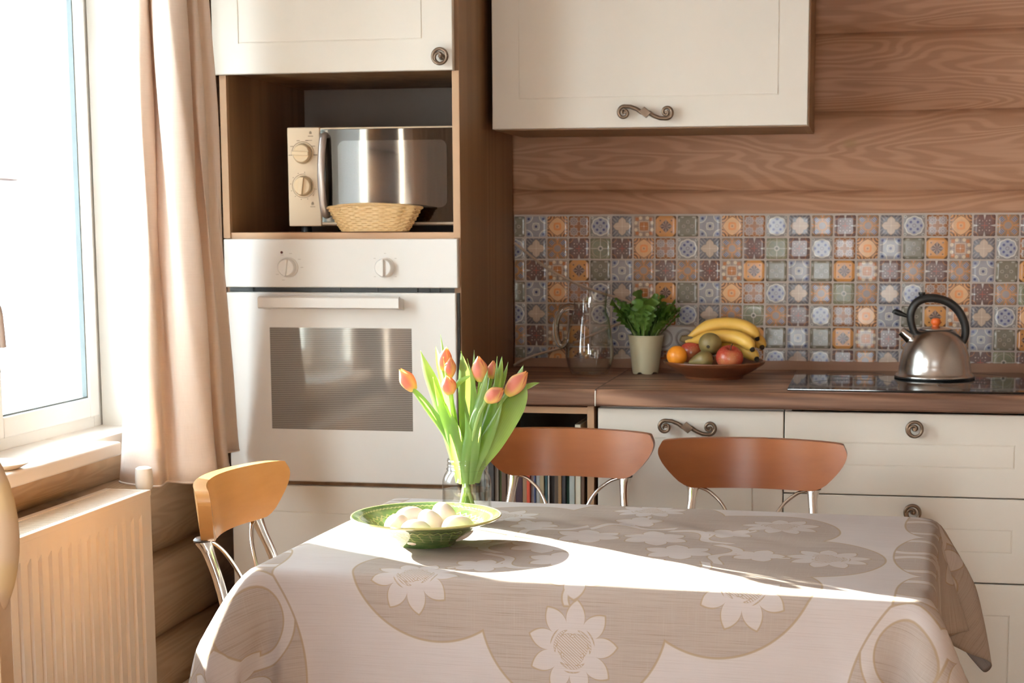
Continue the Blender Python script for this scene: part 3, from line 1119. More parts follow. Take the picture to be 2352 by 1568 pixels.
def T_D(g, px, py, ax, ay, a, b, r):      # white quatrefoil with blue petals
    d = g.len(a - 0.40, b) - 0.47
    d = g.min(d, g.len(ax - 0.36, ay - 0.36) - 0.36)
    c = (0.28, 0.26, 0.25)
    c = g.mix(g.near(g.len(ax - 0.85, ay - 0.85) - 0.11, 0.035), c, (0.55, 0.52, 0.48))
    c = g.mix(g.near(d - 0.01, 0.06), c, (0.62, 0.58, 0.53))
    c = g.mix(g.inside(d + 0.05), c, (0.36, 0.36, 0.41))
    c = g.mix(g.inside(g.len((a - 0.64) * 1.2, b * 0.8) - 0.11, 0.07), c, (0.07, 0.075, 0.20))
    c = g.mix(g.inside(g.len(ax - 0.33, ay - 0.33) - 0.12, 0.07), c, (0.06, 0.065, 0.19))
    c = g.mix(g.near(r - 0.15, 0.03), c, (0.20, 0.18, 0.22))
    return c


def T_E(g, px, py, ax, ay, a, b, r):      # beige four-petal flower on slate
    d = g.min(g.len(a - 0.42, b) - 0.37, g.len((a - 0.60) * 0.9, b * 1.35) - 0.25)
    st = g.sin((ax - ay) * 16.0)
    c = g.mix(g.ss(st, 0.2, 0.8), (0.15, 0.14, 0.16), (0.30, 0.27, 0.26))
    c = g.mix(g.inside(d - 0.13), c, (0.17, 0.165, 0.19))
    c = g.mix(g.near(d - 0.02, 0.03), c, (0.20, 0.16, 0.14))
    c = g.mix(g.inside(d), c, (0.50, 0.38, 0.29))
    c = g.mix(g.near(b, 0.02) * g.inside(a - 0.7), c, (0.62, 0.50, 0.40))
    c = g.mix(g.inside(r - 0.07, 0.05), c, (0.66, 0.54, 0.44))
    return c


def T_F(g, px, py, ax, ay, a, b, r):      # rust square, cream buds
    c = (0.36, 0.27, 0.22)
    c = g.mix(g.near(b - 0.0, 0.04) * g.ss(a, 0.5, 0.55), c, (0.20, 0.15, 0.14))
    c = g.mix(g.inside(g.len(a - 0.80, b - 0.34) - 0.17), c, (0.68, 0.55, 0.40))
    c = g.mix(g.inside(g.max(g.abs(ax - 0.68), g.abs(ay - 0.68)) - 0.17), c, (0.42, 0.15, 0.05))
    c = g.mix(g.near(a - 0.47, 0.04), c, (0.58, 0.42, 0.30))
    c = g.mix(g.inside(a * 0.7 + r * 0.3 - 0.42), c, (0.42, 0.16, 0.05))
    c = g.mix(g.near(b, 0.02) * g.inside(a - 0.34), c, (0.62, 0.40, 0.26))
    c = g.mix(g.inside(r - 0.07), c, (0.70, 0.55, 0.42))
    return c


def T_G(g, px, py, ax, ay, a, b, r):      # orange with a dark diamond flower
    th = g.m('ARCTAN2', py, px)
    c = (0.56, 0.25, 0.07)
    c = g.mix(g.inside(1.62 - (ax + ay), 0.05), c, (0.14, 0.07, 0.03))
    c = g.mix(g.inside(g.len(ax - 0.55, ay - 0.55) - 0.08), c, (0.12, 0.05, 0.02))
    k = g.ss(g.cos(th * 8.0), -0.3, 0.5)
    flower = g.mix(k, (0.10, 0.055, 0.04), (0.33, 0.20, 0.14))
    c = g.mix(g.inside(ax + ay - 0.64), c, flower)
    c = g.mix(g.inside(r - 0.07), c, (0.16, 0.08, 0.06))
    return c


def T_H(g, px, py, ax, ay, a, b, r):      # olive with small leaf motif
    c = (0.19, 0.165, 0.12)
    c = g.mix(g.near(g.len((a - 0.42) * 0.9, b) - 0.13, 0.035), c, (0.34, 0.31, 0.26))
    c = g.mix(g.inside(g.len(ax - 0.2, ay - 0.2) - 0.06), c, (0.09, 0.08, 0.07))
    c = g.mix(g.near(r - 0.30, 0.02), c, (0.26, 0.23, 0.19))
    c = g.mix(g.near(g.len(a - 0.86, (b - 0.55) * 0.45) - 0.02, 0.05), c, (0.40, 0.38, 0.33))
    c = g.mix(g.inside(g.len(ax - 1.0, ay - 1.0) - 0.22), c, (0.11, 0.09, 0.07))
    return c


def T_I(g, px, py, ax, ay, a, b, r):      # plum with white spikes and dots
    th = g.m('ARCTAN2', py, px)
    nz = g.noise(g.coord(), 25.0, 2.0)
    c = g.mix(nz, (0.17, 0.065, 0.055), (0.15, 0.115, 0.10))
    c = g.mix(g.near(g.len(ax - 1.0, ay - 1.0) - 0.42, 0.04), c, (0.36, 0.17, 0.09))
    c = g.mix(g.inside(g.max(b - (a - 0.52) * 0.24, 0.52 - a)), c, (0.60, 0.54, 0.50))
    c = g.mix(g.ss(g.cos(th * 8.0 + PI), 0.75, 0.95) * g.near(r - 0.47, 0.05), c, (0.62, 0.42, 0.38))
    c = g.mix(g.ss(g.cos(th * 4.0 + PI), 0.85, 0.97) * g.near(r - 0.66, 0.05), c, (0.55, 0.42, 0.36))
    c = g.mix(g.near(b, 0.02) * g.inside(a - 0.3), c, (0.52, 0.12, 0.08))
    return c


def T_J(g, px, py, ax, ay, a, b, r):      # green with a ringed cross
    nz = g.noise(g.coord(), 22.0, 2.0)
    c = g.mix(nz, (0.19, 0.165, 0.09), (0.25, 0.25, 0.17))
    c = g.mix(g.near(g.len(ax - 0.38, ay - 0.38) - 0.20, 0.025), c, (0.16, 0.18, 0.13))
    c = g.mix(g.near(r - 0.86, 0.03), c, (0.36, 0.33, 0.26))
    c = g.mix(g.near(g.len(ax - 1.0, ay - 1.0) - 0.40, 0.03), c, (0.36, 0.33, 0.26))
    c = g.mix(g.near(b, 0.035), c, (0.52, 0.48, 0.40))
    c = g.mix(g.inside(r - 0.26), c, (0.55, 0.51, 0.44))
    c = g.mix(g.inside(r - 0.13), c, (0.11, 0.11, 0.09))
    return c


def T_K(g, px, py, ax, ay, a, b, r):      # orange strapwork with blue striped panels
    c = (0.26, 0.17, 0.11)
    pan = g.inside(g.max(g.abs(ax - ay) - 0.30, g.abs(ax + ay - 1.15) - 0.36))
    st = g.ss(g.sin((ax + ay) * 30.0), -0.3, 0.3)
    c = g.mix(g.inside(g.max(g.abs(ax - ay) - 0.38, g.abs(ax + ay - 1.15) - 0.44)), c, (0.45, 0.20, 0.08))
    c = g.mix(pan, c, g.mix(st, (0.13, 0.12, 0.17), (0.33, 0.29, 0.30)))
    c = g.mix(g.inside(g.max(b - 0.12 - (a - 0.7) * 0.3, 0.4 - a)), c, (0.48, 0.22, 0.09))
    c = g.mix(g.inside(g.max(b - 0.05, 0.82 - a)), c, (0.40, 0.37, 0.37))
    c = g.mix(g.inside(r - 0.46), c, (0.50, 0.22, 0.08))
    c = g.mix(g.inside(r - 0.34), c, (0.30, 0.24, 0.22))
    return c


TILE_ROWS = ['HABCDEFGHABCDEKIKEDCBIKIKDA',
             'DEKIJIBCDEKIJIDCBAHGFEDCBIK',
             'KIFGHAKIKIFGHAHGFIKIKAHGFEC',
             'HABCDEFGHABCDEKJKEDCBIKJIKD',
             'DEKIDABCDEKJKIDCBAHGFEDBGHA',
             'KIFGHAKIDEFGHAHGFIKIKAHGCBE',
             'HABGIEFCHABCDEDIKEABCIJIKFG']
TM = {k: tile_mat('tile_' + n, f) for k, n, f in (
    ('A', 'lattice', T_A), ('B', 'peach', T_B), ('C', 'rosette', T_C), ('D', 'quatrefoil', T_D), ('E', 'flower', T_E), ('F', 'rust', T_F),
    ('G', 'orange', T_G), ('H', 'olive', T_H), ('I', 'plum', T_I), ('J', 'green', T_J), ('K', 'strapwork', T_K))}
keys = list(TM)
TILE_ROWS = [r + r[3:9] for r in TILE_ROWS]
P_, X0_, Z0_ = 0.0595, 0.632, 1.2642
bm = new_bm()
uvl = bm.loops.layers.uv.new('UVMap')
gx0, gx1, gz0, gz1 = 0.601, 2.538, 0.912, 1.3265
box(bm, gx0, gx1, -0.0162, 0.03, gz0, gz1)
for f in bm.faces:
    f.material_index = len(keys)
rr = random.Random(11)
for ri, row in enumerate(TILE_ROWS):
    zt = Z0_ + P_ * (1 - ri) - 0.0022
    zb = zt - P_ + 0.0044
    for ci, ch in enumerate(row):
        xa = X0_ + P_ * (ci - 1) + 0.0022
        xb = xa + P_ - 0.0044
        tx, tz = rr.gauss(0, 0.00035), rr.gauss(0, 0.00035)
        dome = rr.uniform(0.0, 0.00025)
        N = 6
        KN = (0.0, 0.035, 0.16, 0.5, 0.84, 0.965, 1.0)
        grid = []
        for i in range(N + 1):
            col = []
            for j in range(N + 1):
                u, v = KN[i], KN[j]
                # rounded corners and softly domed face
                du, dv = abs(2 * u - 1), abs(2 * v - 1)
                e = max(du, dv)
                x = xa + (xb - xa) * u
                z = zb + (zt - zb) * v
                if du > 0.99 and dv > 0.99:
                    x += (0.0016 if u < 0.5 else -0.0016)
                    z += (0.0016 if v < 0.5 else -0.0016)
                y = -0.0176 + (0.0009 if e > 0.99 else 0.0) - dome * (1 - du ** 2) * (1 - dv ** 2) + tx * (2 * u - 1) + tz * (2 * v - 1)
                col.append(bm.verts.new((max(x, gx0 + 0.001), y, max(z, gz0 + 0.001))))
            grid.append(col)
        for i in range(N):
            for j in range(N):
                try:
                    f = bm.faces.new((grid[i][j], grid[i + 1][j], grid[i + 1][j + 1], grid[i][j + 1]))
                except ValueError:
                    continue
                f.material_index = keys.index(ch)
                for lp, (a, b) in zip(f.loops, ((i, j), (i + 1, j), (i + 1, j + 1), (i, j + 1))):
                    lp[uvl].uv = (KN[a], KN[b])
        # rim
        edge = [grid[i][0] for i in range(N)] + [grid[N][j] for j in range(N)] + [grid[i][N] for i in range(N, 0, -1)] + [grid[0][j] for j in range(N, 0, -1)]
        back = [bm.verts.new((v.co.x, -0.0155, v.co.z)) for v in edge]
        for k in range(len(edge)):
            j = (k + 1) % len(edge)
            f = bm.faces.new((edge[k], back[k], back[j], edge[j]))
            f.material_index = keys.index(ch)
            for lp in f.loops:
                lp[uvl].uv = (0.01, 0.5)
me = to_mesh(bm, 'tiled_splashback', 50)
o = link('wall_back_tiles', me, [TM[k] for k in keys] + [plain('tile_grout', (0.47, 0.40, 0.355), 0.8)])
o['kind'] = 'structure'
o['label'] = 'patterned mosaic tile splashback behind the worktop'
o['category'] = 'wall'

# ------------------------------------------------------------------ sockets and cables on the tiles
so = thing('wall_socket', 'beige double wall socket on the tiles behind the fruit bowl', 'socket', (1.043, -0.018, 0.994))
bm = BX(0.985, 1.103, -0.026, -0.0165, 0.958, 1.027, 0.004, 3)
part('plate', bm, plain('beige_plastic', (0.42, 0.36, 0.31), 0.3), so)
for sx in (1.014, 1.073):
    bm = new_bm()
    lathe(bm, [(0.026, 0.0), (0.0255, 0.002), (0.021, 0.002), (0.020, -0.004), (0.0, -0.004)], 36)
    bmesh.ops.rotate(bm, verts=bm.verts, cent=(0, 0, 0), matrix=Matrix.Rotation(PI / 2, 3, 'X'))
    for dx in (-0.0095, 0.0095):
        tube(bm, [(dx, 0.0036, 0), (dx, 0.0032, 0)], 0.0024, 10)
    bmesh.ops.translate(bm, verts=bm.verts, vec=(sx, -0.0262, 0.992))
    part('outlet', bm, plain('grey_beige_plastic', (0.30, 0.25, 0.22), 0.25), so)
ccol = plain('beige_cable', (0.42, 0.31, 0.23), 0.5)
pl_ = [(0.602, -0.022, 1.250), (0.683, -0.023, 1.188), (0.738, -0.023, 1.157), (0.792, -0.023, 1.132), (0.85, -0.023, 1.112), (0.913, -0.023, 1.094), (0.961, -0.024, 1.06), (0.99, -0.026, 1.02), (1.013, -0.034, 0.994)]
solo('power_cable', tube(new_bm(), catmull(pl_, 6), 0.0036, 8), ccol, 'beige cable sagging across the tiles above the glass jug', 'cable', (0.602, -0.022, 1.25))
pl_ = [(0.604, -0.05, 0.9152), (0.625, -0.04, 0.929), (0.67, -0.030, 0.946), (0.743, -0.026, 0.967), (0.82, -0.024, 1.0), (0.889, -0.024, 1.030), (0.93, -0.026, 1.04), (0.96, -0.028, 1.025), (0.985, -0.034, 1.0), (1.013, -0.034, 0.984)]
solo('power_cable', tube(new_bm(), catmull(pl_, 6), 0.0036, 8), ccol, 'beige cable rising from the worktop behind the glass jug', 'cable', (0.604, -0.05, 0.915))

# ------------------------------------------------------------------ things on the worktop
WT = 0.9112
M_['glass'] = thin_glass('clear_glass', (0.975, 0.98, 0.975), 2.0, 0.0, edge=0.18)
M_['water'] = thin_glass('water', (0.965, 0.975, 0.97), 0.8, 0.0, edge=0.08)

# ---- jug
jg = thing('glass_jug', 'clear glass jug half full of water on the worktop', 'jug', (0.853, -0.27, WT))
jp = [(0.0, 0.004), (0.040, 0.003), (0.046, 0.006), (0.056, 0.022), (0.0625, 0.048), (0.0625, 0.068), (0.059, 0.095), (0.0545, 0.125), (0.050, 0.150), (0.0440, 0.163), (0.0415, 0.172), (0.0405, 0.185), (0.0415, 0.198)]


def jug_mod(a, r, z):
    if z < 0.012:
        r *= 1 + 0.04 * math.cos(9 * a)
    if z > 0.165:
        k = (z - 0.165) / 0.033
        s = max(0.0, math.cos(a + 0.25))
        z += k * (0.021 * math.cos(a + 0.25) * (1 if math.cos(a) > 0 else 0.35) + 0.006)
        r += k * 0.010 * s ** 6
    return r, z


bm = lathe(new_bm(), jp, 72, mod=jug_mod)
part('glass_body', bm, M_['glass'], jg, local=True)
bm = lathe(new_bm(), [(0.0, 0.0075)] + [(r - 0.0028, z + (0.003 if z < 0.01 else 0)) for r, z in jp[1:8]] + [(0.0, jp[7][1])], 60)
for v in bm.verts:
    if v.co.z > 0.083:
        v.co.z = min(v.co.z, 0.0835)
part('water', bm, M_['water'], jg, local=True)
hp = catmull([(-0.0405, 0, 0.176), (-0.055, -0.004, 0.178), (-0.072, -0.008, 0.168), (-0.084, -0.01, 0.143), (-0.086, -0.01, 0.112), (-0.080, -0.009, 0.086), (-0.070, -0.008, 0.078), (-0.0585, -0.004, 0.092)], 7)
g = G('solid_glass')
nd = g.n('ShaderNodeBsdfGlass')
nd.inputs['Color'].default_value = (0.93, 0.95, 0.94, 1)
nd.inputs['IOR'].default_value = 1.45
nd.inputs['Roughness'].default_value = 0.0
part('handle', tube(new_bm(), hp, 0.0062, 16, flat=1.3), g.done(Sk(g, nd.outputs[0])), jg, local=True, sharp=180)

# ---- salad greens in a pot
pt = thing('plant_pot', 'pale green plastic pot of leafy salad greens beside the jug', 'plant', (0.988, -0.185, WT))
pp = [(0.0, 0.003), (0.031, 0.003), (0.0335, 0.001), (0.0345, 0.006), (0.0455, 0.096), (0.0475, 0.0985), (0.0475, 0.101), (0.0445, 0.101), (0.0435, 0.094), (0.036, 0.02), (0.0, 0.016)]
part('pot', lathe(new_bm(), pp, 56, mod=lambda a, r, z: (r, z - (0.001 if z < 0.0055 and math.cos(5 * a) > 0.2 else 0) + (0.004 if z < 0.0035 and math.cos(5 * a) < -0.6 else 0))), plain('pale_olive_plastic', (0.50, 0.45, 0.30), 0.4), pt, local=True)
part('soil', lathe(new_bm(), [(0.0, 0.088), (0.0425, 0.085), (0.041, 0.08), (0.0, 0.078)], 32), plain('dark_peat', (0.05, 0.035, 0.02), 0.9, mottled=0.3), pt, local=True)


def leaf_mat(name, dark, light, trans=(0.35, 0.55, 0.08), tmix=0.3, rough=0.42, scale=40.0):
    g = G(name)
    nz = g.noise(g.coord(), scale, 3.0)
    col = g.mix(nz, dark, light)
    a = g.bsdf(col, rough, normal=g.bump(nz, 0.2, 0.001))
    return g.done(g.mixs(tmix, a, g.translucent(trans)))


GR = leaf_mat('salad_leaf', (0.045, 0.105, 0.014), (0.14, 0.26, 0.045), (0.22, 0.38, 0.05), 0.25)
GS = leaf_mat('salad_stem', (0.14, 0.22, 0.06), (0.30, 0.38, 0.14), (0.25, 0.4, 0.08), 0.2)
rr = random.Random(5)


def salad_leaf(bm, base, tip, w, curl, side):
    """broad frilly leaf widening towards a lobed top"""
    base, tip = Vector(base), Vector(tip)
    ax = tip - base
    L = ax.length
    out = Vector((ax.x, ax.y, 0))
    out = out.normalized() if out.length > 1e-4 else Vector((1, 0, 0))
    sd = ax.normalized().cross(out)
    if sd.length < 1e-3:
        sd = Vector((0, 1, 0))
    sd = (sd.normalized() + side * 0.3 * out).normalized()
    nr = sd.cross(ax).normalized()
    rows, m = 22, 12
    prev = None
    ph = rr.uniform(0, 6)
    for i in range(rows + 1):
        t = i / rows
        c = base + ax * t + nr * curl * L * (t ** 2) + Vector((0, 0, -0.10 * L * max(0, t - 0.75) * 4 * abs(curl)))
        prof = 0.13 + 0.87 * (max(0.0, (t - 0.30) / 0.70)) ** 0.75
        if t > 0.86:
            prof *= math.sqrt(max(0.02, 1 - ((t - 0.86) / 0.15) ** 2))
        prof *= 1 + 0.30 * math.sin(t * 40 + ph)
        row = []
        for k in range(m + 1):
            s = 2 * k / m - 1
            frill = 0.30 * w * abs(s) ** 1.4 * math.sin(t * 38 + ph + 3 * s) * max(0, t - 0.3)
            row.append(bm.verts.new(c + sd * (w * prof * s) + nr * (0.28 * w * s * s * prof + frill)))
        if prev:
            for k in range(m):
                bm.faces.new((prev[k], prev[k + 1], row[k + 1], row[k]))
        prev = row


NL = 64
for i in range(NL):
    a = 2 * PI * i * 0.381966 + rr.uniform(-0.2, 0.2)
    k = math.sqrt((i + 0.5) / NL)
    h = rr.uniform(0.178, 0.226) - 0.030 * k
    rad = (0.012 + 0.076 * k) * rr.uniform(0.85, 1.1)
    b = Vector((0.024 * k * math.cos(a), 0.024 * k * math.sin(a), 0.084))
    t = Vector((rad * math.cos(a), rad * 0.75 * math.sin(a), h))
    bm = new_bm()
    salad_leaf(bm, b, t, rr.uniform(0.013, 0.022), rr.uniform(0.0, 0.22), rr.uniform(-1, 1))
    part('leaf', bm, GR, pt, local=True, sharp=180)
    if i % 3 == 0:
        mid = b.lerp(t, 0.45)
        bm = tube(new_bm(), [b, b.lerp(mid, 0.5), mid, b.lerp(t, 0.62)], [0.0042, 0.0038, 0.003, 0.001], 7, flat=0.6)
        part('stalk', bm, GS, pt, local=True)

# ---- fruit bowl
FB = Vector((1.177, -0.285, WT))
fb = thing('fruit_bowl', 'shallow brown clay bowl heaped with fruit on the worktop', 'bowl', FB)
prof = [(0.0, 0.004), (0.060, 0.004), (0.066, 0.0), (0.073, 0.0), (0.075, 0.006), (0.098, 0.018), (0.114, 0.029), (0.1215, 0.033), (0.1265, 0.037), (0.129, 0.0415), (0.1285, 0.044), (0.125, 0.0445), (0.119, 0.041), (0.108, 0.035), (0.085, 0.018), (0.060, 0.010), (0.0, 0.009)]
part('clay_body', lathe(new_bm(), prof, 72), plain('brown_clay_glaze', (0.17, 0.055, 0.02), 0.42, mottled=0.2, scale=14.0), fb, local=True)


def skin(name, stops, scale=18.0, rough=0.35, dots=None, bump=0.1):
    g = G(name)
    nz = g.noise(g.coord(), scale, 3.0, 0.55)
    col = g.ramp(nz, stops)
    if dots:
        d = g.noise(g.coord(), 420.0, 1.0)
        col = g.mix(g.ss(d, 0.62, 0.75) * 0.6, col, dots)
    return g.done(g.bsdf(col, rough, normal=g.bump(g.noise(g.coord(), 260.0, 2.0), bump, 0.0006)))


def fruit_shape(kind):
    def apple(t, r):
        return r * (1.0 + 0.05 * t), t - 0.34 * max(0.0, t) ** 3 * math.exp(-(r / 0.32) ** 2) + 0.16 * math.exp(-(r / 0.25) ** 2) * (1 if t < 0 else 0)
    def pear(t, r):
        return r * (1.0 - 0.45 * max(0, t + 0.05) ** 0.8), t * 1.0 + (0.25 * t if t > 0 else 0)
    return {'apple': apple, 'pear': pear}.get(kind)


def aim(v):
    return Vector((0, 0, 1)).rotation_difference(Vector(v)).to_matrix()


def fruit(name, label, cat, c, rx, rz, axis, mat, kind=None, stem=True, eye=None):
    t = thing(name, label, cat, c)
    t.location = c
    R = aim(axis)
    bm = ellipsoid(new_bm(), (0, 0, 0), rx, rx, rz, 32, 20, R, fruit_shape(kind))
    part('flesh', bm, mat, t, local=True, sharp=180)
    a = Vector(axis).normalized()
    if stem:
        b = a * rz * (0.70 if kind == 'apple' else 1.2)
        part('stem', tube(new_bm(), [b, b + a * 0.008, b + a * 0.016 + Vector((0.002, 0, 0.001))], [0.0016, 0.0014, 0.0018], 8), plain('brown_stem', (0.12, 0.07, 0.03), 0.8), t, local=True)
    if eye:
        b = -a * rz * eye[0]
        part('calyx', ellipsoid(new_bm(), b, eye[1], eye[1], eye[1] * 0.5, 12, 8, R), plain('dark_calyx', (0.05, 0.035, 0.02), 0.9, mottled=0.3), t, local=True)
    return t


APM = skin('red_apple_skin', [(0.25, (0.30, 0.02, 0.02)), (0.55, (0.42, 0.06, 0.035)), (0.8, (0.55, 0.28, 0.10))], 9.0, 0.25, (0.62, 0.36, 0.2))
PRM = skin('olive_pear_skin', [(0.3, (0.15, 0.105, 0.035)), (0.7, (0.24, 0.18, 0.06))], 14.0, 0.45, (0.12, 0.08, 0.03))
ORM = skin('mandarin_peel', [(0.3, (0.72, 0.22, 0.015)), (0.7, (0.82, 0.30, 0.025))], 12.0, 0.35, None, 0.5)
fruit('mandarin', 'small bright orange mandarin at the left rim of the clay bowl', 'mandarin', (1.089, -0.345, 0.9705), 0.0260, 0.0245, (-0.25, -0.9, 0.15), ORM, stem=False)
fruit('apple', 'red apple half hidden behind the mandarin in the clay bowl', 'apple', (1.118, -0.275, 0.9735), 0.0310, 0.0285, (0.1, 0.2, 1), APM, 'apple')
fruit('pear', 'olive green pear on top, facing its dark eye forward beside the bananas', 'pear', (1.171, -0.322, 1.001), 0.0300, 0.0300, (0.1, 0.95, 0.2), PRM, 'pear', eye=(0.985, 0.0045))
fruit('pear', 'olive green pear lying lower in the bowl between mandarin and large apple', 'pear', (1.155, -0.362, 0.9625), 0.0235, 0.0280, (-0.96, 0.05, -0.2), PRM, 'pear', eye=(0.98, 0.005))
fruit('apple', 'large red apple with a yellow patch at the front of the clay bowl', 'apple', (1.2225, -0.360, 0.9685), 0.0345, 0.0315, (0.15, -0.35, 0.92), APM, 'apple')

# bananas: one bunch, four fingers
BAN = skin('banana_peel', [(0.25, (0.60, 0.33, 0.05)), (0.75, (0.78, 0.50, 0.10))], 10.0, 0.45)
BTIP = plain('banana_tip', (0.03, 0.02, 0.012), 0.8)
BST = plain('green_banana_neck', (0.42, 0.36, 0.07), 0.5)
bb_ = thing('banana_bunch', 'bunch of yellow bananas curving over the fruit in the clay bowl', 'bananas', (1.20, -0.26, 0.955))
root = Vector((1.100, -0.262, 1.008))
FING = [
    [root, (1.125, -0.262, 1.022), (1.160, -0.256, 1.040), (1.207, -0.252, 1.0465), (1.250, -0.256, 1.040), (1.277, -0.266, 1.024), (1.2835, -0.270, 1.013)],
    [root + Vector((0.003, -0.004, -0.006)), (1.130, -0.276, 1.006), (1.165, -0.286, 1.014), (1.205, -0.292, 1.018), (1.243, -0.301, 1.014), (1.268, -0.317, 0.999), (1.2755, -0.326, 0.989)],
    [root + Vector((0.004, 0.004, -0.004)), (1.135, -0.235, 1.012), (1.180, -0.215, 1.026), (1.230, -0.211, 1.028), (1.271, -0.222, 1.012), (1.292, -0.243, 0.996), (1.2955, -0.252, 0.989)],
    [root + Vector((0.004, 0.0, -0.012)), (1.130, -0.262, 0.990), (1.170, -0.256, 0.985), (1.215, -0.256, 0.986), (1.250, -0.268, 0.981), (1.276, -0.292, 0.971), (1.2855, -0.306, 0.963)],
]
for i, f in enumerate(FING):
    q = catmull(f, 7)
    m = len(q)
    rad = []
    for k in range(m):
        t = k / (m - 1)
        r = 0.0052 + 0.0118 * min(1, max(0, (t - 0.10) / 0.22)) ** 0.8
        if t > 0.78:
            r *= 1 - 0.60 * ((t - 0.78) / 0.22) ** 1.3
        rad.append(r)
    bm = new_bm()
    tube(bm, q, rad, 10)
    fo = part('banana', bm, [BAN], bb_, sharp=55)
    e, d = q[-1], (q[-1] - q[-3]).normalized()
    part('tip', tube(new_bm(), [e - d * 0.001, e + d * 0.002, e + d * 0.0065, e + d * 0.008], [0.0066, 0.0068, 0.0052, 0.003], 10), BTIP, fo)
part('crown', tube(new_bm(), [root + Vector((-0.011, -0.002, 0.002)), root + Vector((-0.006, 0, 0)), root + Vector((0.006, 0, -0.001)), root + Vector((0.020, 0, 0.002))], [0.0062, 0.0075, 0.0092, 0.007], 12, flat=1.2), plain('brown_banana_crown', (0.15, 0.10, 0.04), 0.7), bb_)

# ---- kettle
KC = Vector((1.726, -0.255, 0.9165))
kt = thing('kettle', 'brushed steel whistling kettle with black handle standing on the hob', 'kettle', KC)
kp = [(0.0, 0.0), (0.090, 0.0), (0.0965, 0.002), (0.0975, 0.006), (0.0945, 0.010), (0.0905, 0.014), (0.0885, 0.028), (0.0875, 0.033), (0.0862, 0.038), (0.0855, 0.045), (0.0825, 0.060), (0.0770, 0.076), (0.0690, 0.092), (0.0590, 0.106), (0.0480, 0.116), (0.0415, 0.120)]
part('body', lathe(new_bm(), kp, 80), M_['steel'], kt, local=True, sharp=60)
part('base_ring', lathe(new_bm(), [(0.088, -0.0001), (0.0982, 0.0012), (0.0986, 0.0042), (0.0970, 0.0052)], 80), M_['black'], kt, local=True)
ld = part('lid', lathe(new_bm(), [(0.0415, 0.1195), (0.0405, 0.1225), (0.033, 0.1255), (0.018, 0.1285), (0.0, 0.129)], 56), M_['steel'], kt, local=True)
part('lid_seam', lathe(new_bm(), [(0.0425, 0.1188), (0.0430, 0.1205), (0.0412, 0.1210)], 56), M_['black'], kt, local=True)
bm = lathe(new_bm(), [(0.0, 0.1275), (0.0085, 0.1275), (0.0082, 0.131), (0.0118, 0.136), (0.0125, 0.141), (0.0095, 0.1475), (0.004, 0.1495), (0.0, 0.1497)], 28)
part('lid_knob', bm, plain('orange_knob', (0.78, 0.14, 0.02), 0.35), kt, local=True)
hp = catmull([(-0.048, 0, 0.108), (-0.0570, 0, 0.125), (-0.0625, 0, 0.150), (-0.0590, 0, 0.172), (-0.0460, 0, 0.190), (-0.0240, 0, 0.1985), (0.0040, 0, 0.1975), (0.0320, 0, 0.1870), (0.0550, 0, 0.1660), (0.0690, 0, 0.1400), (0.0735, 0, 0.1160), (0.0700, 0, 0.0960), (0.0630, 0, 0.0850)], 6)
part('handle', tube(new_bm(), hp, [0.0085 + 0.0022 * math.sin(PI * min(1, i / (len(hp) - 1) * 1.0)) for i in range(len(hp))], 14, flat=1.25, upv=(0, 1, 0)), plain('black_handle_rubber', (0.018, 0.018, 0.018), 0.42), kt, local=True)
bm = new_bm()
lathe(bm, [(0.0, 0.198), (0.0060, 0.198), (0.0065, 0.207), (0.0085, 0.2095), (0.0085, 0.2135), (0.0, 0.214)], 16, (-0.036, 0, 0.0))
part('thumb_button', bm, M_['black'], kt, local=True)
part('spout', tube(new_bm(), [(-0.056, 0, 0.094), (-0.068, 0, 0.103), (-0.080, 0, 0.1135), (-0.0845, 0, 0.1175), (-0.0835, 0, 0.1165)], [0.0165, 0.0135, 0.0118, 0.0115, 0.0090], 22), M_['chrome'], kt, local=True)
part('whistle_lever', tube(new_bm(), catmull([(-0.0590, 0, 0.152), (-0.072, 0, 0.1545), (-0.084, 0, 0.1590), (-0.0955, 0, 0.1635), (-0.1005, 0, 0.1655), (-0.1045, 0, 0.1600)], 4), [0.0040, 0.0040, 0.0042, 0.0042, 0.0044, 0.0046, 0.005, 0.0055, 0.006, 0.0068, 0.0072, 0.0072, 0.007, 0.007, 0.0066, 0.0064, 0.006, 0.0058, 0.0055, 0.0052, 0.005], 10), M_['black'], kt, local=True)
kt.rotation_euler = (0, 0, math.radians(6))

# ------------------------------------------------------------------ dining table and its cloth
TX0, TX1, TY0, TY1, TZ = 0.596, 1.684, -2.022, -1.292, 0.7465
TROT = math.radians(-2.8)      # the table stands slightly askew to the units
tb = thing('dining_table', 'rectangular wooden dining table hidden under the beige cloth', 'table', ((TX0 + TX1) / 2, (TY0 + TY1) / 2, 0))
tb.rotation_euler = (0, 0, TROT)
TW = wood('table_beech', (0.42, 0.26, 0.14), (0.56, 0.37, 0.21), 'X', 1.0, 4.0, 0.4, 0.06, 0.5)
part('table_top', BX(TX0 + 0.010, TX1 - 0.010, TY0 + 0.010, TY1 - 0.010, TZ - 0.028, TZ - 0.001, 0.006, 3), TW, tb)
bm = new_bm()
box(bm, TX0 + 0.06, TX1 - 0.06, TY0 + 0.06, TY0 + 0.08, 0.64, TZ - 0.0285)
box(bm, TX0 + 0.06, TX1 - 0.06, TY1 - 0.08, TY1 - 0.06, 0.64, TZ - 0.0285)
box(bm, TX0 + 0.06, TX0 + 0.08, TY0 + 0.08, TY1 - 0.08, 0.64, TZ - 0.0285)
box(bm, TX1 - 0.08, TX1 - 0.06, TY0 + 0.08, TY1 - 0.08, 0.64, TZ - 0.0285)
part('apron', bm, TW, tb)
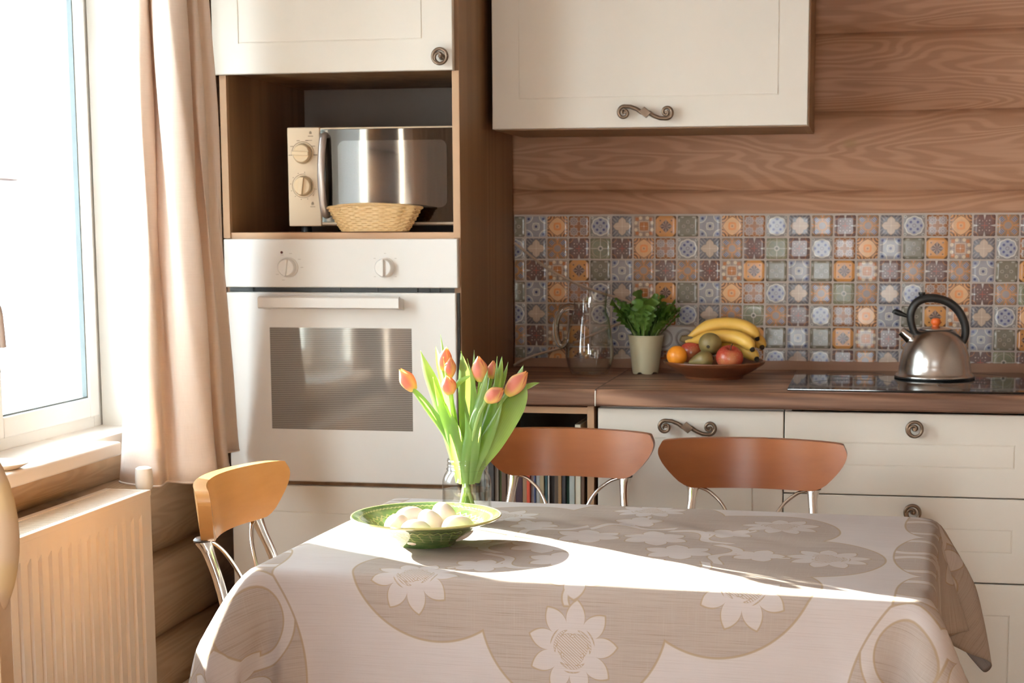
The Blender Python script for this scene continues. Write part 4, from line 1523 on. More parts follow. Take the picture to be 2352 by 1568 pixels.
for lx in (TX0 + 0.05, TX1 - 0.105):
    for ly in (TY0 + 0.05, TY1 - 0.105):
        part('leg', BX(lx, lx + 0.055, ly, ly + 0.055, 0.0, TZ - 0.0285, 0.005), TW, tb)


# a square weave of points pulled down over the table by gravity
def drape():
    BEND = 0.04
    x0, x1, y0, y1 = TX0 - 0.235, TX1 + 0.17, TY0 - 0.24, TY1 + 0.17
    cx, cy = (TX0 + TX1) / 2, (TY0 + TY1) / 2
    rng = np.random.default_rng(4)
    top = TZ + 0.0035
    hx, hy = (TX1 - TX0) / 2 + 0.002, (TY1 - TY0) / 2 + 0.002

    def solve(P, h, steps, iters, dt):
        nx, ny, _ = P.shape
        V = np.zeros_like(P)
        dgl = h * math.sqrt(2)
        pairs = [((slice(0, nx - 1), slice(None)), (slice(1, nx), slice(None)), h, 1.0, 0),
                 ((slice(None), slice(0, ny - 1)), (slice(None), slice(1, ny)), h, 1.0, 1),
                 ((slice(0, nx - 1), slice(0, ny - 1)), (slice(1, nx), slice(1, ny)), dgl, 0.45, 0),
                 ((slice(1, nx), slice(0, ny - 1)), (slice(0, nx - 1), slice(1, ny)), dgl, 0.45, 0),
                 ((slice(0, nx - 2), slice(None)), (slice(2, nx), slice(None)), 2 * h, BEND, 0),
                 ((slice(None), slice(0, ny - 2)), (slice(None), slice(2, ny)), 2 * h, BEND, 1),
                 ((slice(0, nx - 4), slice(None)), (slice(4, nx), slice(None)), 4 * h, BEND * 0.5, 0),
                 ((slice(None), slice(0, ny - 4)), (slice(None), slice(4, ny)), 4 * h, BEND * 0.5, 1)]
        cnt = np.zeros((nx, ny, 1))
        for a, b, *_ in pairs:
            cnt[a] += 1
            cnt[b] += 1
        for s in range(steps):
            V[..., 2] -= 9.8 * dt
            V *= 0.985
            Q = P + V * dt
            for it in range(iters):
                D = np.zeros_like(Q)
                for a, b, L, k, ax in pairs:
                    d = Q[b] - Q[a]
                    l = np.sqrt((d * d).sum(-1, keepdims=True)) + 1e-9
                    c = d * (0.5 * k * (l - L) / l)
                    D[a] += c
                    D[b] -= c
                Q = Q + D * (1.4 / 4.0)
                # rounded slab of the table with everything below it
                px, py, pz = Q[..., 0] - cx, Q[..., 1] - cy, Q[..., 2]
                ins = (np.abs(px) < hx) & (np.abs(py) < hy) & (pz < top) & (pz > 0.35)
                if ins.any():
                    dx = hx - np.abs(px)
                    dy = hy - np.abs(py)
                    dz = top - pz
                    up_ = ins & ((P[..., 2] >= top - 0.004) | (dz < 0.003))
                    Q[..., 2] = np.where(up_, top, Q[..., 2])
                    sx_ = ins & ~up_ & (dx <= dy)
                    sy_ = ins & ~up_ & (dx > dy)
                    Q[..., 0] = np.where(sx_, cx + np.sign(px) * hx, Q[..., 0])
                    Q[..., 1] = np.where(sy_, cy + np.sign(py) * hy, Q[..., 1])
            V = (Q - P) / dt
            on = (np.abs(Q[..., 0] - cx) < hx + 0.002) & (np.abs(Q[..., 1] - cy) < hy + 0.002) & (Q[..., 2] < top + 0.002)
            V[on] *= 0.3
            P = Q
        return P

    def grid(n_x, n_y):
        X, Y = np.meshgrid(np.linspace(x0, x1, n_x), np.linspace(y0, y1, n_y), indexing='ij')
        return X, Y

    h1 = 0.0300
    n_x, n_y = int(round((x1 - x0) / h1)) + 1, int(round((y1 - y0) / h1)) + 1
    X, Y = grid(n_x, n_y)
    P = np.stack([X, Y, np.full_like(X, top + 0.002) + 0.004 * rng.random(X.shape)], -1)
    P = solve(P, (x1 - x0) / (n_x - 1), 170, 16, 1 / 90)
    # refine
    m_x, m_y = 2 * n_x - 1, 2 * n_y - 1
    R = np.zeros((m_x, m_y, 3))
    R[::2, ::2] = P
    R[1::2, ::2] = 0.5 * (P[:-1] + P[1:])
    R[::2, 1::2] = 0.5 * (P[:, :-1] + P[:, 1:])
    R[1::2, 1::2] = 0.25 * (P[:-1, :-1] + P[1:, :-1] + P[:-1, 1:] + P[1:, 1:])
    R = solve(R, (x1 - x0) / (m_x - 1), 60, 18, 1 / 120)
    X, Y = grid(m_x, m_y)
    return R, X, Y


CP, CU, CV = drape()
nx_, ny_ = CP.shape[:2]
# stiff linen: the corners stand away from the table as they fall
qx = np.clip(CP[..., 0], TX0 + 0.03, TX1 - 0.03)
qy = np.clip(CP[..., 1], TY0 + 0.03, TY1 - 0.03)
dx_, dy_ = CP[..., 0] - qx, CP[..., 1] - qy
ln = np.sqrt(dx_ ** 2 + dy_ ** 2) + 1e-6
drop = np.clip(TZ - CP[..., 2], 0, None)
cw = np.clip(2 * np.abs(dx_ * dy_) / ln ** 2, 0, 1) ** 0.7
fl = drop * 0.05 + np.where(dx_ < 0, 0.29, 0.22) * cw * np.minimum(drop, 0.13) ** 0.72
CP[..., 0] += dx_ / ln * fl * 1.1
CP[..., 1] += dy_ / ln * fl * 0.8
# soft creases left from folding, stronger towards the far right of the table
px, py = CP[..., 0], CP[..., 1]
flat = (CP[..., 2] > TZ + 0.002) & (px > TX0 + 0.02) & (px < TX1 - 0.02) & (py > TY0 + 0.02) & (py < TY1 - 0.02)
w = np.exp(-((px - 1.15) / 0.33) ** 2 - ((py + 1.50) / 0.20) ** 2)
cre = 0.0038 * w * np.abs(np.sin(px * 17 + 9 * py + 1.2 * np.sin(py * 21 + px * 6))) ** 1.5 + 0.0022 * np.exp(-((py + 1.62 + 0.12 * (px - 1.0)) / 0.012) ** 2) * np.exp(-((px - 1.1) / 0.3) ** 2) + 0.0008 * (1 + np.sin(px * 31 + py * 13) * np.sin(py * 27 - px * 8))
CP[..., 2] += np.where(flat, cre, 0)
fd = np.clip((TY0 - 0.004 - CP[..., 1]) / 0.02, 0, 1) * np.clip((TZ - CP[..., 2]) / 0.06, 0, 1) * (np.abs(px - 1.13) < 0.52)
CP[..., 1] -= fd * (0.004 + 0.004 * np.sin(px * 24 + 1.5 * np.sin(px * 9)) + 0.0015 * np.sin(px * 61 + CP[..., 2] * 20))
tcx, tcy = (TX0 + TX1) / 2, (TY0 + TY1) / 2
rx_, ry_ = CP[..., 0] - tcx, CP[..., 1] - tcy
CP[..., 0] = tcx + rx_ * math.cos(TROT) - ry_ * math.sin(TROT)
CP[..., 1] = tcy + rx_ * math.sin(TROT) + ry_ * math.cos(TROT)
bm = new_bm()
uvl = bm.loops.layers.uv.new('UVMap')
vv = [[bm.verts.new(CP[i, j]) for j in range(ny_)] for i in range(nx_)]
for i in range(nx_ - 1):
    for j in range(ny_ - 1):
        f = bm.faces.new((vv[i][j], vv[i + 1][j], vv[i + 1][j + 1], vv[i][j + 1]))
        for lp, (a, b) in zip(f.loops, ((i, j), (i + 1, j), (i + 1, j + 1), (i, j + 1))):
            lp[uvl].uv = (CU[a, b], CV[a, b])
me = bpy.data.meshes.new('tablecloth')
bm.to_mesh(me)
bm.free()
me.polygons.foreach_set('use_smooth', [True] * len(me.polygons))


def cloth_mat():
    g = G('damask_linen')
    uv = Sk(g, g.n('ShaderNodeUVMap').outputs[0])
    u, v, _ = g.sep(uv)
    warp = g.noise(g.mapping(uv, (1, 1, 1)), 6.0, 1.0)
    cxm, cym = 1.150, -1.722

    def flower(x, y, n, R, amp, tw=0.0):
        """pointed petals round (0, 0): signed distance-like value and polar angle"""
        q = g.len(x, y)
        th = g.m('ARCTAN2', y, x)
        tri = 1.0 - g.m('PINGPONG', th + (tw + PI), PI / n) * (n / PI)
        return q, th, q - R * ((1 - amp) + amp * g.m('POWER', tri, 0.55))

    # --- central medallion, ten lobes
    x, y = u - cxm, v - cym
    r = g.len(x, y)
    th = g.m('ARCTAN2', y, x)
    NLB = 8.0
    sec = 2 * PI / NLB
    tl = g.m('SUBTRACT', g.m('FLOORED_MODULO', th + sec / 2, sec), sec / 2)      # angle inside a lobe
    lx = r * g.cos(tl)
    ly = r * g.sin(tl)
    lobe = g.len(lx - 0.305, ly) - 0.146
    med = g.min(lobe, r - 0.345)
    m_med = g.inside(med, 0.0015)
    # --- border: scallops along the cloth edge
    ovx = 0.245
    bx = g.min(u - (TX0 - ovx), (TX1 + ovx) - u)
    by = g.min(v - (TY0 - ovx), (TY1 + ovx) - v)
    pv = g.m('PINGPONG', v + 1.665, 0.16)
    ex = bx - 0.265 - 0.052 * g.m('SQRT', g.max(0.0, 1.0 - (pv / 0.16) * (pv / 0.16)))
    # rounded corner fields
    cu = g.min(g.abs(u - (TX0 - ovx)), g.abs(u - (TX1 + ovx)))
    cv = g.min(g.abs(v - (TY0 - ovx)), g.abs(v - (TY1 + ovx)))
    corner = g.len(cu - 0.185, (cv - 0.130) * 0.85) - 0.178
    bor = g.min(ex, corner)
    m_bor = g.inside(bor, 0.0015)
    dark = g.max(m_med, m_bor)
    line = g.max(g.near(med, 0.0016, 0.0010), g.near(bor, 0.0016, 0.0010))
    # --- motifs, light on the dark fields
    q1, t1, f1 = flower(lx - 0.360, ly, 9.0, 0.070, 0.45, 0.8)
    q2, t2, f2 = flower(lx - 0.245, ly, 5.0, 0.046, 0.45, 0.6)
    sec2 = 2 * PI / 6.0
    tk = g.m('SUBTRACT', g.m('FLOORED_MODULO', th + sec2 / 2, sec2), sec2 / 2)
    kx, ky = r * g.cos(tk), r * g.sin(tk)
    q3, t3, f3 = flower(kx - 0.115, ky, 6.0, 0.060, 0.42, 0.3)
    ring = g.abs(r - 0.195 - 0.016 * g.sin(tl * 10.0)) - 0.010
    stemv = g.max(g.abs(ly - 0.012 * g.sin(lx * 60.0)) - 0.005, g.max(0.19 - lx, lx - 0.30))
    core = g.inside(r - 0.035, 0.001)
    fm = g.min(g.min(f1, f2), g.min(f3, g.min(ring, stemv)))
    q4, t4, f4 = flower(cu - 0.212, cv - 0.132, 9.0, 0.080, 0.45, 0.5)
    # flowers along the scallops
    q5, t5, f5 = flower(bx - 0.195, (pv - 0.0), 8.0, 0.075, 0.45, 0.4)
    leafr = g.abs(g.len(bx - 0.285, pv - 0.07) - 0.055) - 0.010
    fb_ = g.min(g.min(f4, f5), g.max(leafr, 0.24 - bx))
    light = g.max(g.inside(fm, 0.0012) * m_med, g.inside(fb_, 0.0012) * m_bor)
    out_ = g.max(g.near(fm, 0.0014, 0.0010) * m_med, g.near(fb_, 0.0014, 0.0010) * m_bor)

    def hatch(q, t, n, R):
        """hatched oak-leaf shaped hearts of the flowers"""
        shp = q - R * (0.55 + 0.45 * g.abs(g.cos(t * (n / 2.0)))) * (0.86 + 0.14 * g.cos(q * 900.0))
        return g.inside(shp, 0.001), g.near(shp, 0.0011, 0.0008)
    h1, o1 = hatch(q1, t1, 3.0, 0.036)
    h4, o4 = hatch(q4, t4, 3.0, 0.044)
    h5, o5 = hatch(q5, t5, 3.0, 0.036)
    heart = g.max(g.max(h1 * m_med, h4 * m_bor), h5 * m_bor)
    hline = g.max(g.max(o1 * m_med, o4 * m_bor), o5 * m_bor)
    hs = g.ss(g.sin((u * 0.8 + v) * 1500.0), 0.0, 0.4)
    # --- weave
    th1 = g.noise(g.mapping(uv, (3.0, 260.0, 1.0)), 3.0, 3.0, 0.65)
    th2 = g.noise(g.mapping(uv, (230.0, 5.0, 1.0)), 3.0, 2.0, 0.6)
    slub = g.ss(th1, 0.45, 0.75)
    blot = g.noise(uv, 9.0, 3.0)
    c_light = g.mix(blot, (0.50, 0.43, 0.395), (0.58, 0.51, 0.48))
    c_dark = g.mix(slub, (0.41, 0.33, 0.28), (0.30, 0.23, 0.185))
    c_dark = g.mix(g.ss(th2, 0.5, 0.8) * 0.4, c_dark, (0.46, 0.39, 0.34))
    c_light = g.mix(slub * 0.45, c_light, (0.42, 0.345, 0.30))
    col = g.mix(dark, c_light, c_dark)
    col = g.mix(light * 0.92, col, c_light)
    col = g.mix(heart * hs * 0.65, col, (0.33, 0.22, 0.12))
    col = g.mix(g.max(g.max(line, out_), hline) * 0.75, col, (0.36, 0.25, 0.14))
    nrm = g.bump(th1 * 0.6 + th2 * 0.4, 0.35, 0.0008)
    sh = g.bsdf(col, 0.85, normal=nrm, spec=0.15)
    return g.done(g.mixs(0.16, sh, g.translucent(col)))


o = link('tablecloth', me, cloth_mat())
o['label'] = 'beige damask linen cloth with flower medallions draped over the dining table'
o['category'] = 'tablecloth'
sm = o.modifiers.new('smooth', 'SUBSURF')
sm.levels = 1
sm.render_levels = 1
so_ = o.modifiers.new('thickness', 'SOLIDIFY')
so_.thickness = 0.0011
so_.offset = -1
ZC = TZ + 0.0052      # cloth surface

# ------------------------------------------------------------------ chairs
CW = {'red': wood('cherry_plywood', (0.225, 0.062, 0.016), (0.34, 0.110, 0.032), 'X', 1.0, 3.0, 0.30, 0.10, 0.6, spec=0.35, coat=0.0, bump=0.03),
      'light': wood('sunlit_plywood', (0.44, 0.20, 0.06), (0.58, 0.29, 0.10), 'X', 1.0, 3.0, 0.24, 0.10, 0.6, spec=0.5, coat=0.3, bump=0.03)}  # paler plywood for the window chair, sunlight put into its colour


def chair(label, loc, rz, tone, group):
    """bentwood backed chair on chrome legs; the sitter faces local -y and the back stands near y = 0"""
    t = thing('dining_chair', label, 'chair', loc, rz, group)
    wd_ = CW[tone]
    # back panel: outline in (s, z), bent in plan, leaning slightly back
    zt, zb, hw = 0.834, 0.726, 0.203
    out = []
    side = catmull([(0.0, zt, 0), (hw - 0.030, zt - 0.001, 0), (hw - 0.007, zt - 0.008, 0), (hw, zt - 0.027, 0), (hw - 0.010, zt - 0.052, 0), (hw - 0.033, zb + 0.027, 0), (hw - 0.055, zb + 0.008, 0), (hw - 0.085, zb + 0.0005, 0), (0.0, zb, 0)], 6)
    out += [(p.x, p.y) for p in side] + [(-p.x, p.y) for p in reversed(side)]
    NS = 33
    def bend(s, z, d):
        y = -0.060 * (s / hw) ** 2 + 0.12 * (z - 0.78)
        return Vector((s, y + d, z))
    # scan columns across the panel, each from lower to upper outline
    def span(s):
        zs = []
        m = len(out)
        for i in range(m):
            (a, za), (b, zc) = out[i], out[(i + 1) % m]
            if (a - s) * (b - s) <= 0 and abs(a - b) > 1e-9:
                zs.append(za + (zc - za) * (s - a) / (b - a))
        return (min(zs), max(zs)) if len(zs) >= 2 else None
    bm = new_bm()
    F, Bk = [], []
    th = 0.0128
    ss_ = [hw * math.sin(PI / 2 * (2 * i / NS - 1)) * 0.9995 for i in range(NS + 1)]
    for s in ss_:
        zz = span(s)
        if zz is None:
            continue
        NZ = 8
        F.append([bm.verts.new(bend(s, zz[0] + (zz[1] - zz[0]) * k / NZ, -th)) for k in range(NZ + 1)])
        Bk.append([bm.verts.new(bend(s, zz[0] + (zz[1] - zz[0]) * k / NZ, th)) for k in range(NZ + 1)])
    for Lr in (F, Bk):
        for A, B in zip(Lr, Lr[1:]):
            for k in range(8):
                bm.faces.new((A[k], B[k], B[k + 1], A[k + 1]))
    for k in range(8):
        bm.faces.new((F[0][k], F[0][k + 1], Bk[0][k + 1], Bk[0][k]))
        bm.faces.new((F[-1][k], F[-1][k + 1], Bk[-1][k + 1], Bk[-1][k]))
    for i in range(len(F) - 1):
        for k in (0, 8):
            bm.faces.new((F[i][k], F[i + 1][k], Bk[i + 1][k], Bk[i][k]))
    rim = [e for e in bm.edges if len(e.link_faces) == 2 and e.calc_face_angle(0) > 0.9]
    bmesh.ops.bevel(bm, geom=rim, offset=0.0045, segments=3, profile=0.5, affect='EDGES', clamp_overlap=True)
    part('backrest', bm, wd_, t, local=True, sharp=60)
    # rear legs run from the floor up into the back panel
    for s in (-1, 1):
        x = s * 0.131
        pts = catmull([(s * 0.180, 0.05, 0.0), (s * 0.163, -0.035, 0.24), (s * 0.150, -0.092, 0.46), (s * 0.139, -0.062, 0.62), (x, -0.034, 0.70), (x, -0.0215, 0.7295)], 6)
        m = len(pts)
        rad = [0.0095 + 0.0060 * max(0, (i / (m - 1) - 0.72) / 0.28) ** 1.6 for i in range(m)]
        lg = part('leg', tube(new_bm(), pts, rad, 16), M_['chrome'], t, local=True)
        part('ferrule', lathe(new_bm(), [(0.0, 0.7275), (0.0165, 0.7275), (0.017, 0.7305), (0.013, 0.735), (0.0, 0.735)], 20, (x, -0.0205, 0.0)), plain('dark_collar', (0.05, 0.03, 0.02), 0.4), lg, local=True)
        arcp = catmull([(x - s * 0.010, -0.023, 0.727), (x - s * 0.038, -0.028, 0.716), (x - s * 0.070, -0.040, 0.686), (x - s * 0.092, -0.060, 0.635), (x - s * 0.100, -0.085, 0.56), (x - s * 0.100, -0.12, 0.452)], 6)
        part('brace', tube(new_bm(), arcp, 0.0040, 10), M_['chrome'], t, local=True)
        pts = catmull([(s * 0.180, -0.415, 0.0), (s * 0.168, -0.39, 0.2), (s * 0.158, -0.365, 0.36), (s * 0.150, -0.34, 0.4385)], 6)
        part('leg', tube(new_bm(), pts, 0.0105, 14), M_['chrome'], t, local=True)
    # seat
    bm = new_bm()
    for i in range(1):
        prof_ = [(0.0, 0.440), (0.170, 0.440), (0.196, 0.443), (0.201, 0.449), (0.198, 0.455), (0.170, 0.4575), (0.0, 0.453)]
        lathe(bm, prof_, 48, (0, -0.205, 0), 1.0, 0.96, mod=lambda a, r, z: (r * (abs(math.cos(a)) ** 3.2 + abs(math.sin(a)) ** 3.2) ** (-1 / 3.2), z))
    part('seat', bm, wd_, t, local=True)
    part('seat_frame', tube(new_bm(), [(0.150 * math.cos(2 * PI * i / 40), -0.19 + 0.150 * math.sin(2 * PI * i / 40), 0.4305) for i in range(41)], 0.009, 10, cap=False), M_['chrome'], t, local=True)
    return t


GC = 'dining chairs round the table'
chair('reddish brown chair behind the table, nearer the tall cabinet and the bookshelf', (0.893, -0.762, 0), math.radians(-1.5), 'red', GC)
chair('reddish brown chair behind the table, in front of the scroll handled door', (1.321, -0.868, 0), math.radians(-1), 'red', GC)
chair('plywood chair at the window end of the table, sunlight painted into its colour', (0.355, -1.548, 0), math.radians(90), 'light', GC)

# ------------------------------------------------------------------ green bowl with eggs
GB = Vector((0.8165, -1.745, ZC))
gb_ = thing('green_bowl', 'green glazed bowl with a patterned rim holding eggs on the table', 'bowl', GB)


def green_glaze():
    g = G('green_glaze')
    x, y, z = g.sep(g.coord())
    r = g.len(x, y)
    th = g.m('ARCTAN2', y, x)
    nz = g.noise(g.coord(), 26.0, 4.0, 0.6)
    col = g.ramp(nz, [(0.25, (0.055, 0.115, 0.03)), (0.5, (0.11, 0.19, 0.05)), (0.8, (0.26, 0.32, 0.10))])
    zig = g.near(r - 0.113 - 0.0028 * g.m('PINGPONG', th * 28.0, 1.0), 0.0016, 0.0010)
    zig = g.max(zig, g.near(r - 0.0965 - 0.0022 * g.sin(th * 44.0), 0.0014, 0.0010))
    scroll = g.near(g.sin(th * 20.0 + r * 420.0) * 0.5 + g.sin(th * 9.0 - r * 300.0) * 0.5, 0.16, 0.08) * g.inside(g.max(0.060 - r, r - 0.094), 0.001)
    top = g.ss(z, 0.012, 0.016)
    k = g.max(zig, scroll * 0.7) * top
    col = g.mix(k * 0.8, col, (0.50, 0.50, 0.20))
    col = g.mix(g.ss(r, 0.1265, 0.1285), col, (0.55, 0.50, 0.20))
    return g.done(g.bsdf(col, 0.12, spec=0.6, normal=g.bump(k, 0.5, 0.001), coat=0.5, coat_rough=0.05))


prof = [(0.0, 0.003), (0.040, 0.003), (0.044, 0.0), (0.050, 0.0), (0.0525, 0.004), (0.062, 0.010), (0.082, 0.024), (0.103, 0.0375), (0.122, 0.0445), (0.128, 0.0465), (0.1305, 0.049), (0.1295, 0.0512), (0.125, 0.0505), (0.105, 0.0435), (0.086, 0.030), (0.066, 0.015), (0.050, 0.0095), (0.0, 0.008)]
part('ceramic_body', lathe(new_bm(), prof, 96), green_glaze(), gb_, local=True)

EG = []
g = G('egg_shell')
nz = g.noise(g.coord(), 50.0, 3.0)
col = g.mix(nz, (0.78, 0.62, 0.53), (0.84, 0.71, 0.62))
MEGG = g.done(g.bsdf(col, 0.45, normal=g.bump(g.noise(g.coord(), 400.0, 1.0), 0.08, 0.0004), sss=0.15))


def egg_shape(t, r):
    return r * (1.0 - 0.13 * t), t


bm = ellipsoid(new_bm(), (0, 0, 0), 0.0222, 0.0222, 0.0288, 36, 22, None, egg_shape)
egg_me = to_mesh(bm, 'egg', 180)
egg_me.materials.append(MEGG)
for (c, ax_, lab) in [
    ((0.770, -1.762, 0.7835), (0.35, -0.75, 0.35), 'white egg at the left side of the green bowl'),
    ((0.7785, -1.712, 0.7875), (0.8, 0.5, 0.25), 'white egg at the back left of the green bowl'),
    ((0.8130, -1.7960, 0.7805), (0.95, -0.2, 0.1), 'white egg lying across the front of the green bowl'),
    ((0.8235, -1.742, 0.7850), (-0.5, 0.3, 0.7), 'white egg in the middle of the green bowl, touching four others'),
    ((0.8340, -1.692, 0.7900), (-0.4, 0.5, 0.6), 'white egg at the back right of the green bowl'),
    ((0.8765, -1.7580, 0.7830), (0.9, 0.25, 0.12), 'white egg lying apart at the right side of the green bowl')]:
    o = bpy.data.objects.new('egg', egg_me)
    COL.objects.link(o)
    o.location = c
    o.rotation_euler = Vector((0, 0, 1)).rotation_difference(Vector(ax_)).to_euler()
    o['label'], o['category'], o['group'] = lab, 'egg', 'eggs in the green bowl'

# ------------------------------------------------------------------ tulips in a preserving jar
JC = Vector((0.8375, -1.535, ZC))
jr = thing('preserving_jar', 'clear glass screw neck jar holding the tulips on the table', 'jar', JC)
jp = [(0.0, 0.003), (0.036, 0.002), (0.042, 0.004), (0.0452, 0.010), (0.0455, 0.070), (0.0450, 0.080), (0.0415, 0.090), (0.0370, 0.0965), (0.0358, 0.099), (0.0378, 0.1005), (0.0358, 0.103), (0.0352, 0.106), (0.0364, 0.108), (0.0352, 0.1105), (0.0352, 0.1145), (0.0362, 0.116), (0.0352, 0.118), (0.0350, 0.1195), (0.0335, 0.1205)]
M_['jar_glass'] = thin_glass('pale_green_glass', (0.96, 0.975, 0.955), 1.0, 0.0, edge=0.22)
part('glass_body', lathe(new_bm(), jp, 72), M_['jar_glass'], jr, local=True)
part('water', lathe(new_bm(), [(0.0, 0.005), (0.034, 0.005), (0.0405, 0.009), (0.0428, 0.014), (0.0430, 0.062), (0.0, 0.062)], 56), M_['water'], jr, local=True)


def petal_mat():
    g = G('tulip_petal')
    uv = Sk(g, g.n('ShaderNodeUVMap').outputs[0])
    u, v, _ = g.sep(uv)
    e = g.abs(u * 2.0 - 1.0)
    streak = g.noise(g.mapping(uv, (26.0, 2.0, 1.0)), 2.0, 2.0)
    c = g.mix(g.ss(e + (streak - 0.5) * 0.5, 0.30, 0.95), (0.70, 0.26, 0.20), (0.88, 0.62, 0.25))
    c = g.mix(1.0 - g.ss(v, 0.0, 0.28), c, (0.70, 0.58, 0.16))
    c = g.mix(g.ss(v, 0.75, 1.0) * 0.6, c, (0.86, 0.46, 0.10))
    return g.done(g.mixs(0.42, g.bsdf(c, 0.42, spec=0.35), g.translucent(g.mix(0.35, c, (0.95, 0.5, 0.1)))))


def tulip_leaf_mat():
    g = G('tulip_leaf')
    uv = Sk(g, g.n('ShaderNodeUVMap').outputs[0])
    u, v, _ = g.sep(uv)
    st = g.sin(u * 90.0) * 0.5 + 0.5
    c = g.mix(st * 0.3 + v * 0.3, (0.12, 0.225, 0.060), (0.235, 0.36, 0.125))
    return g.done(g.mixs(0.42, g.bsdf(c, 0.34, spec=0.5), g.translucent((0.60, 0.78, 0.12))))


MPET, MTL = petal_mat(), tulip_leaf_mat()
MTS = leaf_mat('tulip_stem', (0.22, 0.34, 0.09), (0.34, 0.46, 0.16), (0.5, 0.65, 0.12), 0.3, 0.4)


def bud(bm, base, axis, L, R, opening=0.0):
    uvl = bm.loops.layers.uv.verify()
    Rm = aim(axis)
    base = Vector(base)
    for k in range(6):
        a0 = k * PI / 3 + 0.3
        inner = k % 2
        nu, nv = 8, 12
        rows = []
        for j in range(nv + 1):
            t = j / nv
            rr_ = R * (math.sin(PI * (0.09 + 0.85 * t)) ** 0.62) * (0.92 if inner else 1.02) * (1 - 0.72 * max(0.0, (t - 0.5) / 0.5) ** 1.8) + opening * R * t * t
            wa = math.radians(64) * math.sqrt(max(0.0, 1 - t ** 3.4)) + 0.02
            row = []
            for i in range(nu + 1):
                s = 2 * i / nu - 1
                a = a0 + s * wa
                rad = rr_ * (1 - 0.05 * (1 - s * s) * (-1)) * (1 + 0.03 * abs(s) ** 2 * (1 if not inner else 0))
                z = L * (t - 0.06 * s * s * max(0, t - 0.4))
                row.append(bm.verts.new(base + Rm @ Vector((rad * math.cos(a), rad * math.sin(a), z))))
            rows.append(row)
        for j in range(nv):
            for i in range(nu):
                f = bm.faces.new((rows[j][i], rows[j][i + 1], rows[j + 1][i + 1], rows[j + 1][i]))
                for lp, (a, b) in zip(f.loops, ((i, j), (i + 1, j), (i + 1, j + 1), (i, j + 1))):
                    lp[uvl].uv = (a / nu, b / nv)
    return bm


def blade(bm, pts, w, phi=0.0, cup=0.35, twist=0.0, peak=0.42):
    """long pointed leaf along pts; phi turns its broad face away from the viewer's side (-y)"""
    uvl = bm.loops.layers.uv.verify()
    P = catmull(pts, 8)
    m = len(P)
    prev = None
    for i in range(m):
        t = i / (m - 1)
        T = (P[min(i + 1, m - 1)] - P[max(i - 1, 0)]).normalized()
        sd = T.cross(Vector((0, -1, 0)))
        sd = sd.normalized() if sd.length > 1e-4 else Vector((1, 0, 0))
        nr = sd.cross(T).normalized()
        a = phi + twist * t
        s2 = sd * math.cos(a) + nr * math.sin(a)
        n2 = nr * math.cos(a) - sd * math.sin(a)
        if t < peak:
            ww = w * (0.42 + 0.58 * math.sin(PI / 2 * t / peak))
        else:
            ww = w * max(0.0, math.cos(PI / 2 * ((t - peak) / (1 - peak)) ** 1.15))
        row = []
        K = 8
        for k in range(K + 1):
            s = 2 * k / K - 1
            row.append(bm.verts.new(P[i] + s2 * (s * ww) - n2 * (cup * ww * (s * s - 0.3)) + n2 * (0.04 * w * math.sin(7 * t + 2 * s))))
        if prev:
            for k in range(K):
                f = bm.faces.new((prev[k], prev[k + 1], row[k + 1], row[k]))
                for lp, (x_, y_) in zip(f.loops, ((k, i - 1), (k + 1, i - 1), (k + 1, i), (k, i))):
                    lp[uvl].uv = (x_ / K, y_ / (m - 1))
        prev = row
    return bm


def V3(a, d, h):
    """bouquet coordinates in mm: right, towards the viewer, above the table"""
    return (a / 1000.0, -d / 1000.0, h / 1000.0)


def tulip(label, foot, mouth, neck, base, tip, R, leaves, opening=0.0):
    t = thing('tulip', label, 'tulip', JC, 0, 'tulips in the jar')
    b, e = Vector(V3(*base)), Vector(V3(*tip))
    sp = catmull([V3(*foot), V3(*mouth)] + [V3(*n) for n in neck] + [V3(*base)], 7)
    part('stem', tube(new_bm(), sp, [0.0036] * (len(sp) - 4) + [0.0034, 0.0034, 0.004, 0.0048], 9), MTS, t, local=True)
    bm = bud(new_bm(), b, e - b, (e - b).length, R * 0.90 / 1000.0, opening)
    part('flower', bm, MPET, t, local=True, sharp=180)
    for (pts, w, phi, cup, tw, pk) in leaves:
        if pts[0][2] < 120:      # leaf bases reach down into the neck of the jar
            a_, d_, h_ = pts[0]
            pts = [(a_ * 0.75, d_ * 0.75, 74)] + pts
        part('leaf', blade(new_bm(), [V3(*q) for q in pts], w / 1000.0, phi, cup, tw, pk), MTL, t, local=True, sharp=180)


# positions: jar mouth at h = 120, radius 33
tulip('tulip leaning farthest left, its bud apart from the bunch', (18, -6, 8), (-16, 4, 120), [(-42, 6, 170), (-70, 6, 216)], (-97, 6, 245), (-123, 8, 285), 15,
      [([(-16, 8, 112), (-38, 9, 165), (-68, 10, 208), (-92, 12, 240), (-104, 13, 252)], 11, 0.5, 0.5, 0.0, 0.5),
       ([(-20, 2, 110), (-36, 0, 168), (-58, -4, 232), (-78, -6, 282), (-87, -6, 318)], 19, 0.25, 0.4, 0.5, 0.62)], 0.05)
tulip('tall orange tulip at the upper left of the bunch', (14, -14, 8), (-14, -8, 118), [(-28, -12, 200)], (-45, -12, 282), (-38, -10, 325), 13.5,
      [([(-14, -12, 112), (-30, -18, 190), (-46, -22, 280), (-53, -24, 346)], 8, 0.3, 0.4, 0.4, 0.7),
       ([(-8, -10, 112), (-30, -14, 150), (-36, -14, 192), (-28, -14, 226)], 16, 0.1, 0.3, 0.2, 0.5),
       ([(-12, -10, 112), (-30, -14, 200), (-50, -16, 276), (-61, -16, 326)], 7, -0.4, 0.4, 0.3, 0.72)])
